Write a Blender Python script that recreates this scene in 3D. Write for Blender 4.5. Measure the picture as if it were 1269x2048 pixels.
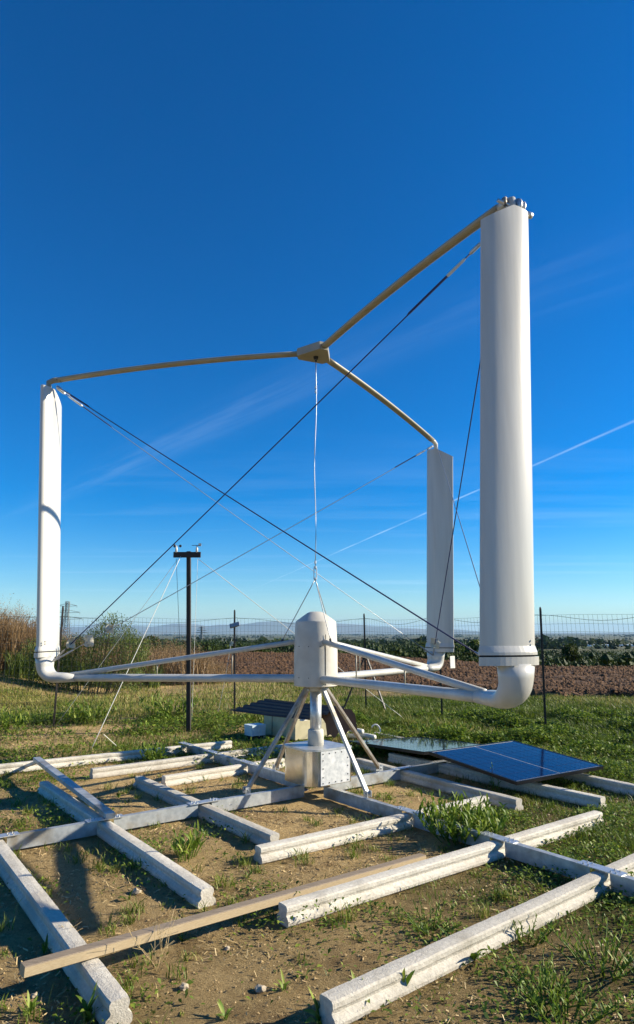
import bpy, math, random
import numpy as np
from mathutils import Vector
random.seed(7); rng = np.random.default_rng(11)
for o in list(bpy.data.objects): bpy.data.objects.remove(o)
scene = bpy.context.scene; C = scene.collection
R = math.radians
# ------------------------------------------------------------ camera
W, H, F, CH = 1269, 2048, 1290.0, 1.6
PT = math.atan(241 / F); cP, sP = math.cos(PT), math.sin(PT)
cam = bpy.data.cameras.new('camera'); co = bpy.data.objects.new('camera', cam); C.objects.link(co)
co.location = (0, 0, CH); co.rotation_euler = (math.pi / 2 + PT, 0, 0)
cam.sensor_fit = 'VERTICAL'; cam.sensor_height = 36; cam.lens = 36 * F / H
cam.clip_start = 0.05; cam.clip_end = 200000
scene.camera = co
# ------------------------------------------------------------ light
SUN_EL, SUN_AZ = R(25), R(83)          # azimuth clockwise from +Y
sund = Vector((math.cos(SUN_EL) * math.sin(SUN_AZ), math.cos(SUN_EL) * math.cos(SUN_AZ), math.sin(SUN_EL)))
sl = bpy.data.lights.new('sun', 'SUN'); sl.energy = 5.0; sl.angle = R(0.5); sl.color = (1.0, 0.90, 0.72)
so = bpy.data.objects.new('sun', sl); C.objects.link(so); so.location = (20, 0, 30)
so.rotation_euler = sund.to_track_quat('Z', 'Y').to_euler()
scene.view_settings.view_transform = 'Standard'; scene.view_settings.look = 'None'
scene.view_settings.exposure = 1.0; scene.view_settings.gamma = 1.0
SKY_STRENGTH = 0.083


def ray(px, py):
    x = (px - W / 2) / F; u = (H / 2 - py) / F
    return np.array([x, cP - u * sP, sP + u * cP])


def G(px, py, z=0.0):                     # where a pixel's ray meets the level z
    r = ray(px, py); return np.array([0, 0, CH]) + r * ((z - CH) / r[2])


def PY(px, py, y):                        # where it meets the upright plane at distance y
    r = ray(px, py); return np.array([0, 0, CH]) + r * (y / r[1])


class NT:
    def __init__(s, tree): s.t = tree
    def n(s, typ, **kw):
        nd = s.t.nodes.new(typ)
        for k, v in kw.items():
            if k.startswith('i_'):
                key = k[2:]
                key = int(key) if key.isdigit() else key
                if isinstance(v, bpy.types.NodeSocket): s.t.links.new(v, nd.inputs[key])
                else: nd.inputs[key].default_value = v
            else: setattr(nd, k, v)
        return nd
    def m(s, op, a, b=0.0, c=None):
        nd = s.t.nodes.new('ShaderNodeMath'); nd.operation = op
        for i, v in enumerate((a, b) if c is None else (a, b, c)):
            if isinstance(v, bpy.types.NodeSocket): s.t.links.new(v, nd.inputs[i])
            else: nd.inputs[i].default_value = v
        return nd.outputs[0]
    def l(s, a, b): s.t.links.new(a, b)


def world():
    w = bpy.data.worlds.new('World'); scene.world = w; w.use_nodes = True
    t = w.node_tree; t.nodes.clear(); N = NT(t)
    sky = N.n('ShaderNodeTexSky', sky_type='NISHITA', sun_disc=False, sun_elevation=SUN_EL, sun_rotation=SUN_AZ,
              altitude=120.0, air_density=1.0, dust_density=0.1, ozone_density=3.0)
    hs = N.n('ShaderNodeHueSaturation', i_Saturation=1.39, i_Value=1.0)
    mu = N.n('ShaderNodeMix', data_type='RGBA', blend_type='MULTIPLY'); mu.inputs[0].default_value = 1.0; mu.inputs[7].default_value = (.72 / 5.9, 0.85 / 5.9, 1.0 / 5.9, 1)
    N.l(sky.outputs[0], mu.inputs[6]); N.l(mu.outputs[2], hs.inputs['Color'])
    gm = N.n('ShaderNodeGamma', i_Gamma=1.10); N.l(hs.outputs[0], gm.inputs[0])
    sc = N.n('ShaderNodeVectorMath', operation='SCALE'); sc.inputs['Scale'].default_value = 5.9; N.l(gm.outputs[0], sc.inputs[0])
    geo = N.n('ShaderNodeTexCoord'); sep = N.n('ShaderNodeSeparateXYZ'); N.l(geo.outputs['Generated'], sep.inputs[0])
    z = N.m('MAXIMUM', sep.outputs[2], 0.02)
    u = N.m('DIVIDE', sep.outputs[0], z); v = N.m('DIVIDE', sep.outputs[1], z)
    cmb = N.n('ShaderNodeCombineXYZ', i_0=u, i_1=v)
    total = None
    def streak(p, q, width, strength, nscale, lo, hi, soft=0.5):
        nonlocal total
        a = ray(*p); b = ray(*q); a = a[:2] / a[2]; b = b[:2] / b[2]
        d = (b - a) / np.linalg.norm(b - a); nrm = np.array([-d[1], d[0]]); off = nrm @ a
        dist = N.m('ADD', N.m('MULTIPLY', u, nrm[0]), N.m('MULTIPLY_ADD', v, nrm[1], -off))
        along = N.m('ADD', N.m('MULTIPLY', u, d[0]), N.m('MULTIPLY', v, d[1]))
        cc = N.n('ShaderNodeCombineXYZ', i_0=N.m('MULTIPLY', along, nscale * .14), i_1=N.m('MULTIPLY', dist, nscale * 1.6), i_2=p[0] * .01)
        nz = N.n('ShaderNodeTexNoise', i_Scale=1.0, i_Detail=6.0, i_Roughness=.6); N.l(cc.outputs[0], nz.inputs['Vector'])
        wob = N.m('MULTIPLY', N.m('SUBTRACT', nz.outputs[0], .5), width * 1.2)
        g = N.m('DIVIDE', N.m('ADD', dist, wob), width); g = N.m('EXPONENT', N.m('MULTIPLY', N.m('MULTIPLY', g, g), -1.0))
        mr = N.n('ShaderNodeMapRange', i_1=lo, i_2=hi, i_3=soft * .2, i_4=1.0); N.l(nz.outputs[0], mr.inputs[0])
        mid, half = d @ (a + b) / 2, abs(d @ (b - a)) * .75; w_ = N.m('DIVIDE', N.m('SUBTRACT', along, mid), half); w_ = N.m('EXPONENT', N.m('MULTIPLY', N.m('MULTIPLY', w_, w_), -1.0))
        s = N.m('MULTIPLY', N.m('MULTIPLY', N.m('MULTIPLY', g, w_), mr.outputs[0]), strength)
        total = s if total is None else N.m('ADD', total, s)
    streak((130, 985), (560, 792), .12, .085, 7.0, .36, .68)
    streak((900, 660), (1300, 525), .13, .04, 5.0, .45, .72)
    streak((560, 1155), (1500, 740), .013, .30, 9.0, .30, .55)
    # thin high veil, streaky
    mp = N.n('ShaderNodeMapping'); mp.inputs['Scale'].default_value = (.22, .9, 1); mp.inputs['Rotation'].default_value = (0, 0, .5)
    N.l(cmb.outputs[0], mp.inputs[0])
    nz = N.n('ShaderNodeTexNoise', i_Scale=.8, i_Detail=7.0, i_Roughness=.62); N.l(mp.outputs[0], nz.inputs['Vector'])
    mr = N.n('ShaderNodeMapRange', i_1=.52, i_2=.80, i_3=0.0, i_4=.22); N.l(nz.outputs[0], mr.inputs[0])
    fade = N.n('ShaderNodeMapRange', i_1=.03, i_2=.35, i_3=1.0, i_4=.0); N.l(sep.outputs[2], fade.inputs[0])
    total = N.m('ADD', total, N.m('MULTIPLY', mr.outputs[0], fade.outputs[0]))
    up = N.n('ShaderNodeMapRange', i_1=.03, i_2=.08); N.l(sep.outputs[2], up.inputs[0])
    total = N.m('MINIMUM', N.m('MULTIPLY', total, up.outputs[0]), 1.0)
    mix = N.n('ShaderNodeMix', data_type='RGBA'); N.l(total, mix.inputs[0]); N.l(sc.outputs[0], mix.inputs[6])
    mix.inputs[7].default_value = (6.0, 7.6, 9.0, 1)
    bg = N.n('ShaderNodeBackground', i_Strength=SKY_STRENGTH); N.l(mix.outputs[2], bg.inputs[0])
    out = N.n('ShaderNodeOutputWorld'); N.l(bg.outputs[0], out.inputs[0])


world()

# ------------------------------------------------------------ materials
MATS = {}


def mat(name, c1, c2=None, scale=8.0, rough=.7, metal=0.0, bump=0.0, bscale=60.0, spec=.5, lo=.35, hi=.65, coat=0.0, c3=None, c3scale=1.5, stretch=None, detail=6.0):
    m = bpy.data.materials.new(name); m.use_nodes = True; t = m.node_tree; N = NT(t)
    b = t.nodes['Principled BSDF']; tc = N.n('ShaderNodeTexCoord'); vec = tc.outputs['Object']
    if stretch:
        mp = N.n('ShaderNodeMapping'); mp.inputs['Scale'].default_value = stretch; N.l(vec, mp.inputs[0]); vec = mp.outputs[0]
    if c2 is None: b.inputs['Base Color'].default_value = (*c1, 1)
    else:
        nz = N.n('ShaderNodeTexNoise', i_Scale=scale, i_Detail=detail, i_Roughness=.6); N.l(vec, nz.inputs['Vector'])
        mr = N.n('ShaderNodeMapRange', i_1=lo, i_2=hi); N.l(nz.outputs[0], mr.inputs[0])
        mx = N.n('ShaderNodeMix', data_type='RGBA'); N.l(mr.outputs[0], mx.inputs[0])
        mx.inputs[6].default_value = (*c1, 1); mx.inputs[7].default_value = (*c2, 1); col = mx.outputs[2]
        if c3:
            n3 = N.n('ShaderNodeTexNoise', i_Scale=c3scale, i_Detail=5.0); N.l(vec, n3.inputs['Vector'])
            m3 = N.n('ShaderNodeMapRange', i_1=.5, i_2=.68); N.l(n3.outputs[0], m3.inputs[0])
            x3 = N.n('ShaderNodeMix', data_type='RGBA'); N.l(m3.outputs[0], x3.inputs[0]); N.l(col, x3.inputs[6])
            x3.inputs[7].default_value = (*c3, 1); col = x3.outputs[2]
        N.l(col, b.inputs['Base Color'])
    b.inputs['Roughness'].default_value = rough; b.inputs['Metallic'].default_value = metal
    b.inputs['Specular IOR Level'].default_value = spec; b.inputs['Coat Weight'].default_value = coat
    if bump:
        nb = N.n('ShaderNodeTexNoise', i_Scale=bscale, i_Detail=5.0, i_Roughness=.65); N.l(vec, nb.inputs['Vector'])
        bp = N.n('ShaderNodeBump', i_Strength=1.0, i_Distance=bump); N.l(nb.outputs[0], bp.inputs['Height']); N.l(bp.outputs[0], b.inputs['Normal'])
    MATS[name] = m
    return m


def vary_by_object(name, amount=.3):
    """each beam weathered a little differently: random tone and its own stain pattern"""
    t = MATS[name].node_tree; N = NT(t); b = t.nodes['Principled BSDF']; src = b.inputs['Base Color'].links[0].from_socket
    oi = N.n('ShaderNodeObjectInfo'); tc = N.n('ShaderNodeTexCoord'); ad = N.n('ShaderNodeVectorMath', operation='ADD')
    cx = N.n('ShaderNodeCombineXYZ'); N.l(N.m('MULTIPLY', oi.outputs['Random'], 57.0), cx.inputs[0]); N.l(tc.outputs['Object'], ad.inputs[0]); N.l(cx.outputs[0], ad.inputs[1])
    nz = N.n('ShaderNodeTexNoise', i_Scale=3.2, i_Detail=7.0, i_Roughness=.7); N.l(ad.outputs[0], nz.inputs['Vector'])
    mr = N.n('ShaderNodeMapRange', i_1=.52, i_2=.74, i_3=0.0, i_4=.75); N.l(nz.outputs[0], mr.inputs[0])
    x = N.n('ShaderNodeMix', data_type='RGBA'); N.l(mr.outputs[0], x.inputs[0]); N.l(src, x.inputs[6]); x.inputs[7].default_value = (.30, .265, .20, 1)
    h = N.n('ShaderNodeHueSaturation'); N.l(N.m('MULTIPLY_ADD', oi.outputs['Random'], amount, 1 - amount / 2), h.inputs['Value']); N.l(x.outputs[2], h.inputs['Color']); N.l(h.outputs[0], b.inputs['Base Color'])


def leafmat(name, ca, cb, cc=None, trans=.35, rough=.55):
    """foliage: per-leaf tint attribute picks the leaf's own colour"""
    m = bpy.data.materials.new(name); m.use_nodes = True; t = m.node_tree; N = NT(t)
    b = t.nodes['Principled BSDF']; at = N.n('ShaderNodeAttribute', attribute_name='tint')
    rp = N.n('ShaderNodeValToRGB'); e = rp.color_ramp.elements
    e[0].color = (*ca, 1); e[1].color = (*cb, 1)
    if cc:
        e[1].position = .62; k = e.new(1.0); k.color = (*cc, 1)
    N.l(at.outputs['Fac'], rp.inputs[0]); N.l(rp.outputs[0], b.inputs['Base Color'])
    b.inputs['Roughness'].default_value = rough; b.inputs['Specular IOR Level'].default_value = .1 if 'leaf' in name else .35
    tr = N.n('ShaderNodeBsdfTranslucent'); N.l(rp.outputs[0], tr.inputs[0])
    ms = N.n('ShaderNodeMixShader'); ms.inputs[0].default_value = trans
    N.l(b.outputs[0], ms.inputs[1]); N.l(tr.outputs[0], ms.inputs[2])
    N.l(ms.outputs[0], t.nodes['Material Output'].inputs[0]); MATS[name] = m
    return m


mat('white_paint', (.54, .53, .485), (.48, .47, .43), 3, .33, spec=.5, bump=.0006, bscale=7, coat=.25, c3=(.43, .415, .37), c3scale=1.3, stretch=(4, 4, .3))
mat('arm_shade_paint', (.31, .285, .215), (.25, .23, .17), 5, .42, bump=.0004, bscale=30)  # beige-olive tone: underside shade and warm bounce light put into the paint colour
mat('drum_paint', (.56, .53, .46), (.48, .45, .385), 6, .6, bump=.0012, bscale=35, c3=(.43, .39, .32), c3scale=2.5)
mat('galv', (.66, .67, .67), (.46, .48, .49), 22, .42, .75, bump=.0006, bscale=40, c3=(.62, .63, .63), c3scale=9)
mat('galv_shiny', (.74, .71, .65), (.55, .54, .51), 7, .2, .92, bump=.0008, bscale=9)
mat('galv_panel', (.72, .73, .72), (.52, .54, .55), 30, .45, .35, bump=.0004, bscale=40, c3=(.80, .80, .79), c3scale=12)
mat('galv_dull', (.50, .52, .52), (.33, .35, .36), 14, .5, .55, bump=.0008, bscale=60, c3=(.26, .22, .16), c3scale=4)
mat('rusty_steel', (.42, .40, .36), (.25, .2, .15), 10, .5, .7, bump=.0008, bscale=50)
mat('concrete', (.64, .60, .51), (.50, .46, .385), 45, .92, bump=.0045, bscale=110, spec=.2, c3=(.45, .41, .34), c3scale=2.2)
mat('wood_top', (.27, .21, .145), (.17, .13, .09), 12, .8, bump=.0015, bscale=30, stretch=(1, 14, 14))
vary_by_object('concrete')
mat('wood_side', (.44, .345, .21), (.36, .27, .155), 12, .75, bump=.001, bscale=30, stretch=(3, 3, 20))
mat('black_steel', (.022, .020, .018), (.04, .032, .026), 20, .55, bump=.0005)
mat('mast_wood', (.035, .026, .018), (.018, .014, .011), 10, .7, bump=.001, stretch=(8, 8, 1))
mat('wire', (.045, .055, .05), None, rough=.5, metal=.3)
mat('rope_blue', (.012, .018, .085), (.03, .04, .12), 90, .7, bump=.001, bscale=300)
mat('rope_white', (.70, .70, .64), (.55, .54, .48), 80, .8)
mat('steel_cable', (.42, .43, .44), (.25, .26, .27), 120, .4, .9, bump=.0008, bscale=300)
mat('rag', (.62, .58, .46), (.48, .44, .33), 30, .9, bump=.002)
mat('cell', (.004, .009, .042), (.007, .015, .06), 3, .08, spec=.24)
mat('backsheet', (.50, .55, .60), None, rough=.3)
mat('panel_frame', (.02, .02, .022), None, rough=.35, metal=.6)
mat('shed_wall', (.50, .45, .28), (.43, .38, .23), 6, .7, bump=.0008, c3=(.38, .33, .2), c3scale=3)
mat('roof_dark', (.022, .018, .026), (.035, .028, .034), 9, .42, bump=.0005)
mat('roof_brown', (.16, .065, .03), (.10, .04, .022), 8, .6, bump=.0005)
mat('box_plastic', (.50, .60, .66), (.44, .53, .6), 6, .45)
mat('pvc', (.72, .71, .67), (.6, .59, .54), 8, .4)
mat('plastic_dark', (.02, .02, .022), None, rough=.4)
mat('dark_gap', (.02, .02, .02), None, rough=.9)
mat('floodlight', (.30, .33, .36), (.25, .27, .3), 8, .4, .3)
mat('mountain', (.10, .12, .08), (.16, .15, .11), .0006, .9)
mat('pylon', (.20, .22, .22), None, rough=.6, metal=.3)
mat('greenhouse', (.75, .77, .78), (.62, .66, .68), .05, .35)
mat('stone', (.46, .39, .27), (.33, .27, .19), 14, .9, bump=.004, bscale=40)
mat('crumb', (.46, .33, .15), (.30, .20, .09), 9, .95)
mat('clod', (.048, .021, .007), (.15, .072, .024), 5, .95, bump=.02, bscale=9)
mat('bark', (.09, .065, .045), (.05, .036, .026), 6, .9, bump=.02, bscale=12)
leafmat('grass', (.060, .100, .008), (.165, .225, .022), (.42, .34, .12), .34)
leafmat('weed', (.050, .100, .009), (.135, .215, .020), (.29, .35, .05), .36)
leafmat('litter', (.54, .42, .21), (.42, .30, .14), (.15, .10, .05), .1)
leafmat('reed', (.20, .125, .055), (.33, .22, .105), (.12, .075, .04), .3)
leafmat('bush', (.05, .085, .014), (.12, .17, .028), (.19, .22, .05), .35)
leafmat('scrub_leaf', (.022, .042, .008), (.050, .075, .014), (.085, .09, .024), .25)
leafmat('wood_leaf', (.016, .034, .012), (.035, .060, .018), (.055, .075, .026), .2)


def ground_mat():
    m = bpy.data.materials.new('ground'); m.use_nodes = True; t = m.node_tree; N = NT(t); b = t.nodes['Principled BSDF']
    g = N.n('ShaderNodeNewGeometry'); P = g.outputs['Position']
    def noise(sc, det=6.0, rough=.6):
        x = N.n('ShaderNodeTexNoise', i_Scale=sc, i_Detail=det, i_Roughness=rough); N.l(P, x.inputs['Vector']); return x.outputs[0]
    def mixc(fac, a, c):
        x = N.n('ShaderNodeMix', data_type='RGBA'); N.l(fac, x.inputs[0])
        for s, v in ((6, a), (7, c)):
            if isinstance(v, tuple): x.inputs[s].default_value = (*v, 1)
            else: N.l(v, x.inputs[s])
        return x.outputs[2]
    def rg(v, a, c):
        x = N.n('ShaderNodeMapRange', i_1=a, i_2=c); N.l(v, x.inputs[0]); return x.outputs[0]
    soil = mixc(rg(noise(22, 8, .7), .35, .65), (.64, .46, .215), (.47, .32, .14))
    soil = mixc(rg(noise(90, 4, .7), .55, .75), soil, (.64, .49, .26))
    soil = mixc(rg(noise(2.2, 8, .78), .50, .66), soil, (.27, .175, .08))
    soil = mixc(rg(noise(160, 3, .6), .62, .72), soil, (.12, .08, .04))
    at = N.n('ShaderNodeAttribute', attribute_name='green')
    turf = mixc(rg(noise(5, 6, .65), .35, .65), (.045, .050, .012), (.19, .145, .055))
    near = mixc(at.outputs['Fac'], soil, turf)
    far = mixc(rg(noise(.0011, 5, .6), .42, .58), (.07, .085, .035), (.17, .15, .085))
    far = mixc(rg(noise(.004, 6, .6), .5, .6), far, (.035, .055, .02))
    sp = N.n('ShaderNodeSeparateXYZ'); N.l(P, sp.inputs[0])
    col = mixc(rg(sp.outputs[1], 60, 260), near, far)
    N.l(col, b.inputs['Base Color']); b.inputs['Roughness'].default_value = .95; b.inputs['Specular IOR Level'].default_value = .15
    n1 = N.n('ShaderNodeBump', i_Strength=1.0, i_Distance=.020); N.l(noise(30, 8, .75), n1.inputs['Height'])
    n2 = N.n('ShaderNodeBump', i_Strength=1.0, i_Distance=.007); N.l(noise(120, 4, .7), n2.inputs['Height']); N.l(n1.outputs[0], n2.inputs['Normal'])
    N.l(n2.outputs[0], b.inputs['Normal']); MATS['ground'] = m


ground_mat()

# ------------------------------------------------------------ mesh helpers


def link(o, parent=None):
    C.objects.link(o)
    if parent is not None: o.parent = parent
    return o


def mesh(name, V, Fc, m, smooth=False):
    me = bpy.data.meshes.new(name); me.from_pydata([tuple(map(float, v)) for v in V], [], [tuple(map(int, f)) for f in Fc])
    me.materials.append(MATS[m]); me.update()
    if smooth: me.polygons.foreach_set('use_smooth', [True] * len(me.polygons))
    return me


def bulk(name, V, faces, m, tint=None, smooth=False):
    """V (N,k,3) repeated pieces, faces = template of index tuples"""
    V = np.asarray(V, dtype=np.float32); n, k, _ = V.shape
    me = bpy.data.meshes.new(name); me.vertices.add(n * k); me.vertices.foreach_set('co', V.reshape(-1))
    tl = [i for f in faces for i in f]; L = len(tl); nf = len(faces)
    idx = (np.arange(n)[:, None] * k + np.array(tl)[None, :]).reshape(-1).astype(np.int32)
    me.loops.add(n * L); me.loops.foreach_set('vertex_index', idx)
    st = np.concatenate([[0], np.cumsum([len(f) for f in faces])[:-1]])
    ls = (np.arange(n)[:, None] * L + st[None, :]).reshape(-1).astype(np.int32)
    me.polygons.add(n * nf); me.polygons.foreach_set('loop_start', ls)
    me.update(calc_edges=True); me.materials.append(MATS[m])
    if tint is not None:
        a = me.attributes.new('tint', 'FLOAT', 'POINT'); a.data.foreach_set('value', np.repeat(np.asarray(tint, dtype=np.float32), k))
    if smooth: me.polygons.foreach_set('use_smooth', [True] * len(me.polygons))
    return me


def obj(name, me, parent=None, loc=None):
    o = bpy.data.objects.new(name, me); link(o, parent)
    if loc is not None: o.location = tuple(map(float, loc))
    return o


def part(name, VF, m, parent, smooth=False):
    """world-space verts; parent is at top level or itself a part"""
    V, Fc = VF; off = np.zeros(3); p = parent
    while p is not None: off = off + np.array(p.location); p = p.parent
    return obj(name, mesh(name, np.asarray(V, float) - off, Fc, m, smooth), parent)


def thing(name, label, cat, loc=(0, 0, 0), group=None):
    o = bpy.data.objects.new(name, None); o.empty_display_size = .2; link(o); o.location = tuple(map(float, loc))
    return tag(o, label, cat, group)


def tag(o, label, cat, group=None, kind=None):
    o['label'] = label; o['category'] = cat
    if group: o['group'] = group
    if kind: o['kind'] = kind
    return o


def solo(name, VF, m, label, cat, group=None, smooth=False):
    V, Fc = VF; V = np.asarray(V, float); b = (V.min(0) + V.max(0)) / 2; b[2] = V[:, 2].min()
    return tag(obj(name, mesh(name, V - b, Fc, m, smooth), None, b), label, cat, group)


def stuff(name, me, label, cat, loc=None):
    return tag(obj(name, me, None, loc), label, cat, None, 'stuff')


def join(*vfs):
    V, Fc, n = [], [], 0
    for v, f in vfs:
        V += [tuple(p) for p in v]; Fc += [tuple(i + n for i in q) for q in f]; n += len(v)
    return V, Fc


def unit(v): v = np.asarray(v, float); return v / (np.linalg.norm(v) + 1e-12)


def frame(d, up=(0, 0, 1)):
    d = unit(d); s = np.cross(d, up)
    if np.linalg.norm(s) < 1e-3: s = np.cross(d, (0, 1, 0))
    s = unit(s); return d, s, np.cross(s, d)


def sweep(P, secs, up=(0, 0, 1), caps=True, sides=None):
    """sweep list of section outlines (n,2: side,up) along points P"""
    P = [np.asarray(p, float) for p in P]; V, Fc = [], []; n = len(secs[0])
    for i, p in enumerate(P):
        d = P[min(i + 1, len(P) - 1)] - P[max(i - 1, 0)]
        if sides is not None: s = unit(sides[i] if isinstance(sides, list) else sides); d = unit(d); u = unit(np.cross(s, d)); 
        else: d, s, u = frame(d, up)
        for a, b in secs[i]: V.append(p + s * a + u * b)
    for i in range(len(P) - 1):
        for j in range(n):
            k = (j + 1) % n; Fc.append((i * n + j, i * n + k, (i + 1) * n + k, (i + 1) * n + j))
    if caps: Fc.append(tuple(range(n - 1, -1, -1))); Fc.append(tuple(range((len(P) - 1) * n, len(P) * n)))
    return V, Fc


def ell(a, b, n=14): return [(a * math.cos(2 * math.pi * i / n), b * math.sin(2 * math.pi * i / n)) for i in range(n)]


def tube(P, r, n=8, up=(0, 0, 1)):
    rs = r if isinstance(r, (list, tuple)) else [r] * len(P)
    return sweep(P, [ell(q, q, n) for q in rs], up)


def rect(w, h, bev=.0):
    if not bev: return [(-w / 2, -h / 2), (w / 2, -h / 2), (w / 2, h / 2), (-w / 2, h / 2)]
    w, h, b = w / 2, h / 2, bev
    return [(-w + b, -h), (w - b, -h), (w, -h + b), (w, h - b), (w - b, h), (-w + b, h), (-w, h - b), (-w, -h + b)]


def bar(a, b, w, h, up=(0, 0, 1), bev=.0): return sweep([a, b], [rect(w, h, bev)] * 2, up)


def boxat(c, ax, ay, sx, sy, sz, bev=0.0):
    """upright box with base centre c, horizontal axes ax, ay"""
    c = np.asarray(c, float); ax = np.asarray(ax, float); V = []
    o = rect(sx, sy, bev); n = len(o)
    for z in (0, sz):
        for a, b in o: V.append(c + ax * a + np.asarray(ay, float) * b + np.array([0, 0, z]))
    Fc = [tuple(range(n - 1, -1, -1)), tuple(range(n, 2 * n))] + [(j, (j + 1) % n, n + (j + 1) % n, n + j) for j in range(n)]
    return V, Fc


def lathe(c, prof, n=24, axis=(0, 0, 1)):
    c = np.asarray(c, float); d, s, u = frame(axis, (0, 1, 0)) if abs(axis[2]) > .9 else frame(axis)
    V, Fc = [], []
    for r, z in prof:
        for j in range(n):
            a = 2 * math.pi * j / n; V.append(c + d * z + s * (r * math.cos(a)) + u * (r * math.sin(a)))
    for i in range(len(prof) - 1):
        for j in range(n):
            k = (j + 1) % n; Fc.append((i * n + j, i * n + k, (i + 1) * n + k, (i + 1) * n + j))
    Fc.append(tuple(range(n - 1, -1, -1))); Fc.append(tuple(range((len(prof) - 1) * n, len(prof) * n)))
    return V, Fc


def catenary(a, b, sag=.0, n=10):
    a, b = np.asarray(a, float), np.asarray(b, float)
    return [a + (b - a) * t - np.array([0, 0, sag * 4 * t * (1 - t)]) for t in np.linspace(0, 1, n)]


def vn(x, y, seed=0):
    """smooth value noise 0..1"""
    x = np.asarray(x, float); y = np.asarray(y, float); xi = np.floor(x).astype(np.int64); yi = np.floor(y).astype(np.int64)
    fx, fy = x - xi, y - yi; fx = fx * fx * (3 - 2 * fx); fy = fy * fy * (3 - 2 * fy)
    def h(a, b):
        k = (a * 374761393 + b * 668265263 + seed * 974711) & 0xffffffff
        k = ((k ^ (k >> 13)) * 1274126177) & 0xffffffff
        return ((k ^ (k >> 16)) & 0xffff) / 65535.0
    return (h(xi, yi) * (1 - fx) + h(xi + 1, yi) * fx) * (1 - fy) + (h(xi, yi + 1) * (1 - fx) + h(xi + 1, yi + 1) * fx) * fy


def fbm(x, y, seed=0, oct=4):
    s, a, t = 0, 1, 0
    for i in range(oct): s = s + a * vn(np.asarray(x) * 2 ** i, np.asarray(y) * 2 ** i, seed + i); t += a; a *= .5
    return s / t


def sstep(a, b, x): t = np.clip((np.asarray(x, float) - a) / (b - a), 0, 1); return t * t * (3 - 2 * t)


# ------------------------------------------------------------ ground
def gz(x, y):
    x = np.asarray(x, float); y = np.asarray(y, float)
    E = np.interp(np.where(y > 8, x / np.maximum(y, 8), 0) * F + W / 2, [300, 700, 930, 1075, 1500], [50, 46, 33.5, 28.5, 27])
    base = np.interp(np.where(y < 600, y * 44 / E, y), [-1e5, 44, 70, 130, 220, 900, 2600, 1e6], [0, 0, -2.6, -6.0, -9.5, -19, -40, -40])
    r = np.hypot(x, y)
    nearw = 1 - sstep(14, 40, r)
    bump = .022 - .030 * fbm(x * 1.1, y * 1.1, 3) - .018 * fbm(x * 7, y * 7, 9, 3) - .006 * vn(x * 28, y * 28, 21)
    bank = 0.55 * sstep(-5.5, -9.5, x) * sstep(13, 17, y) * (1 - sstep(24, 32, y))
    return base + bump * nearw + bank


EDGES = [((652, 1994), (1300, 1700)), ((566, 1808), (1196, 1622)), ((517, 1693), (972, 1592)), ((278, 1552), (550, 1668)), ((88, 1562), (416, 1776)), ((10, 1700), (240, 1998)),
         ((328, 1552), (566, 1516)), ((184, 1537), (590, 1486)), ((0, 1528), (462, 1481)), ((716, 1516), (1038, 1598)), ((782, 1505), (1206, 1594))]


def edge_grow(x, y):                       # weeds thrive along the foot of the beams
    r = np.zeros(np.shape(x))
    for p, q in EDGES:
        a, b = G(*p, .1)[:2], G(*q, .1)[:2]; ab = b - a
        t = np.clip(((x - a[0]) * ab[0] + (y - a[1]) * ab[1]) / (ab @ ab), 0, 1)
        r = np.maximum(r, 1 - sstep(.08, .26, np.hypot(x - a[0] - t * ab[0], y - a[1] - t * ab[1])))
    return r


def greenness(x, y):
    """0 bare soil .. 1 turf"""
    x = np.asarray(x, float); y = np.asarray(y, float)
    n = fbm(x * .55, y * .55, 40, 4) - .5; n2 = fbm(x * 2.2, y * 2.2, 60, 3) - .5
    right = sstep(.5, 2.1, x - .16 * (y - 5)) * sstep(2.2, 5.0, y + .9 * x)
    back = sstep(7.6, 9.4, y - .12 * x)
    g = np.maximum(right, back * (.46 + .46 * sstep(-1, 2, x)))
    g = np.maximum(g, .10 + .25 * sstep(-2.0, -3.4, x))
    g = np.maximum(g,   .44 * sstep(.0, 1.2, x + .35 * (y - 3)) * (1 - sstep(4.6, 5.6, y - .35 * x)))
    g = np.maximum(g, .85 * sstep(1.0, 1.8, x) * (1 - sstep(3.0, 3.6, y)))
    g = g - .05 * sstep(-1.5, -3.5, x) * sstep(8.5, 9.5, y)
    g = g + .16 * edge_grow(x, y)
    return np.clip(np.maximum(g + (1.15 + .4 * back) * n + .6 * n2, (.26 + .5 * n2) * back), 0, 1)


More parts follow.
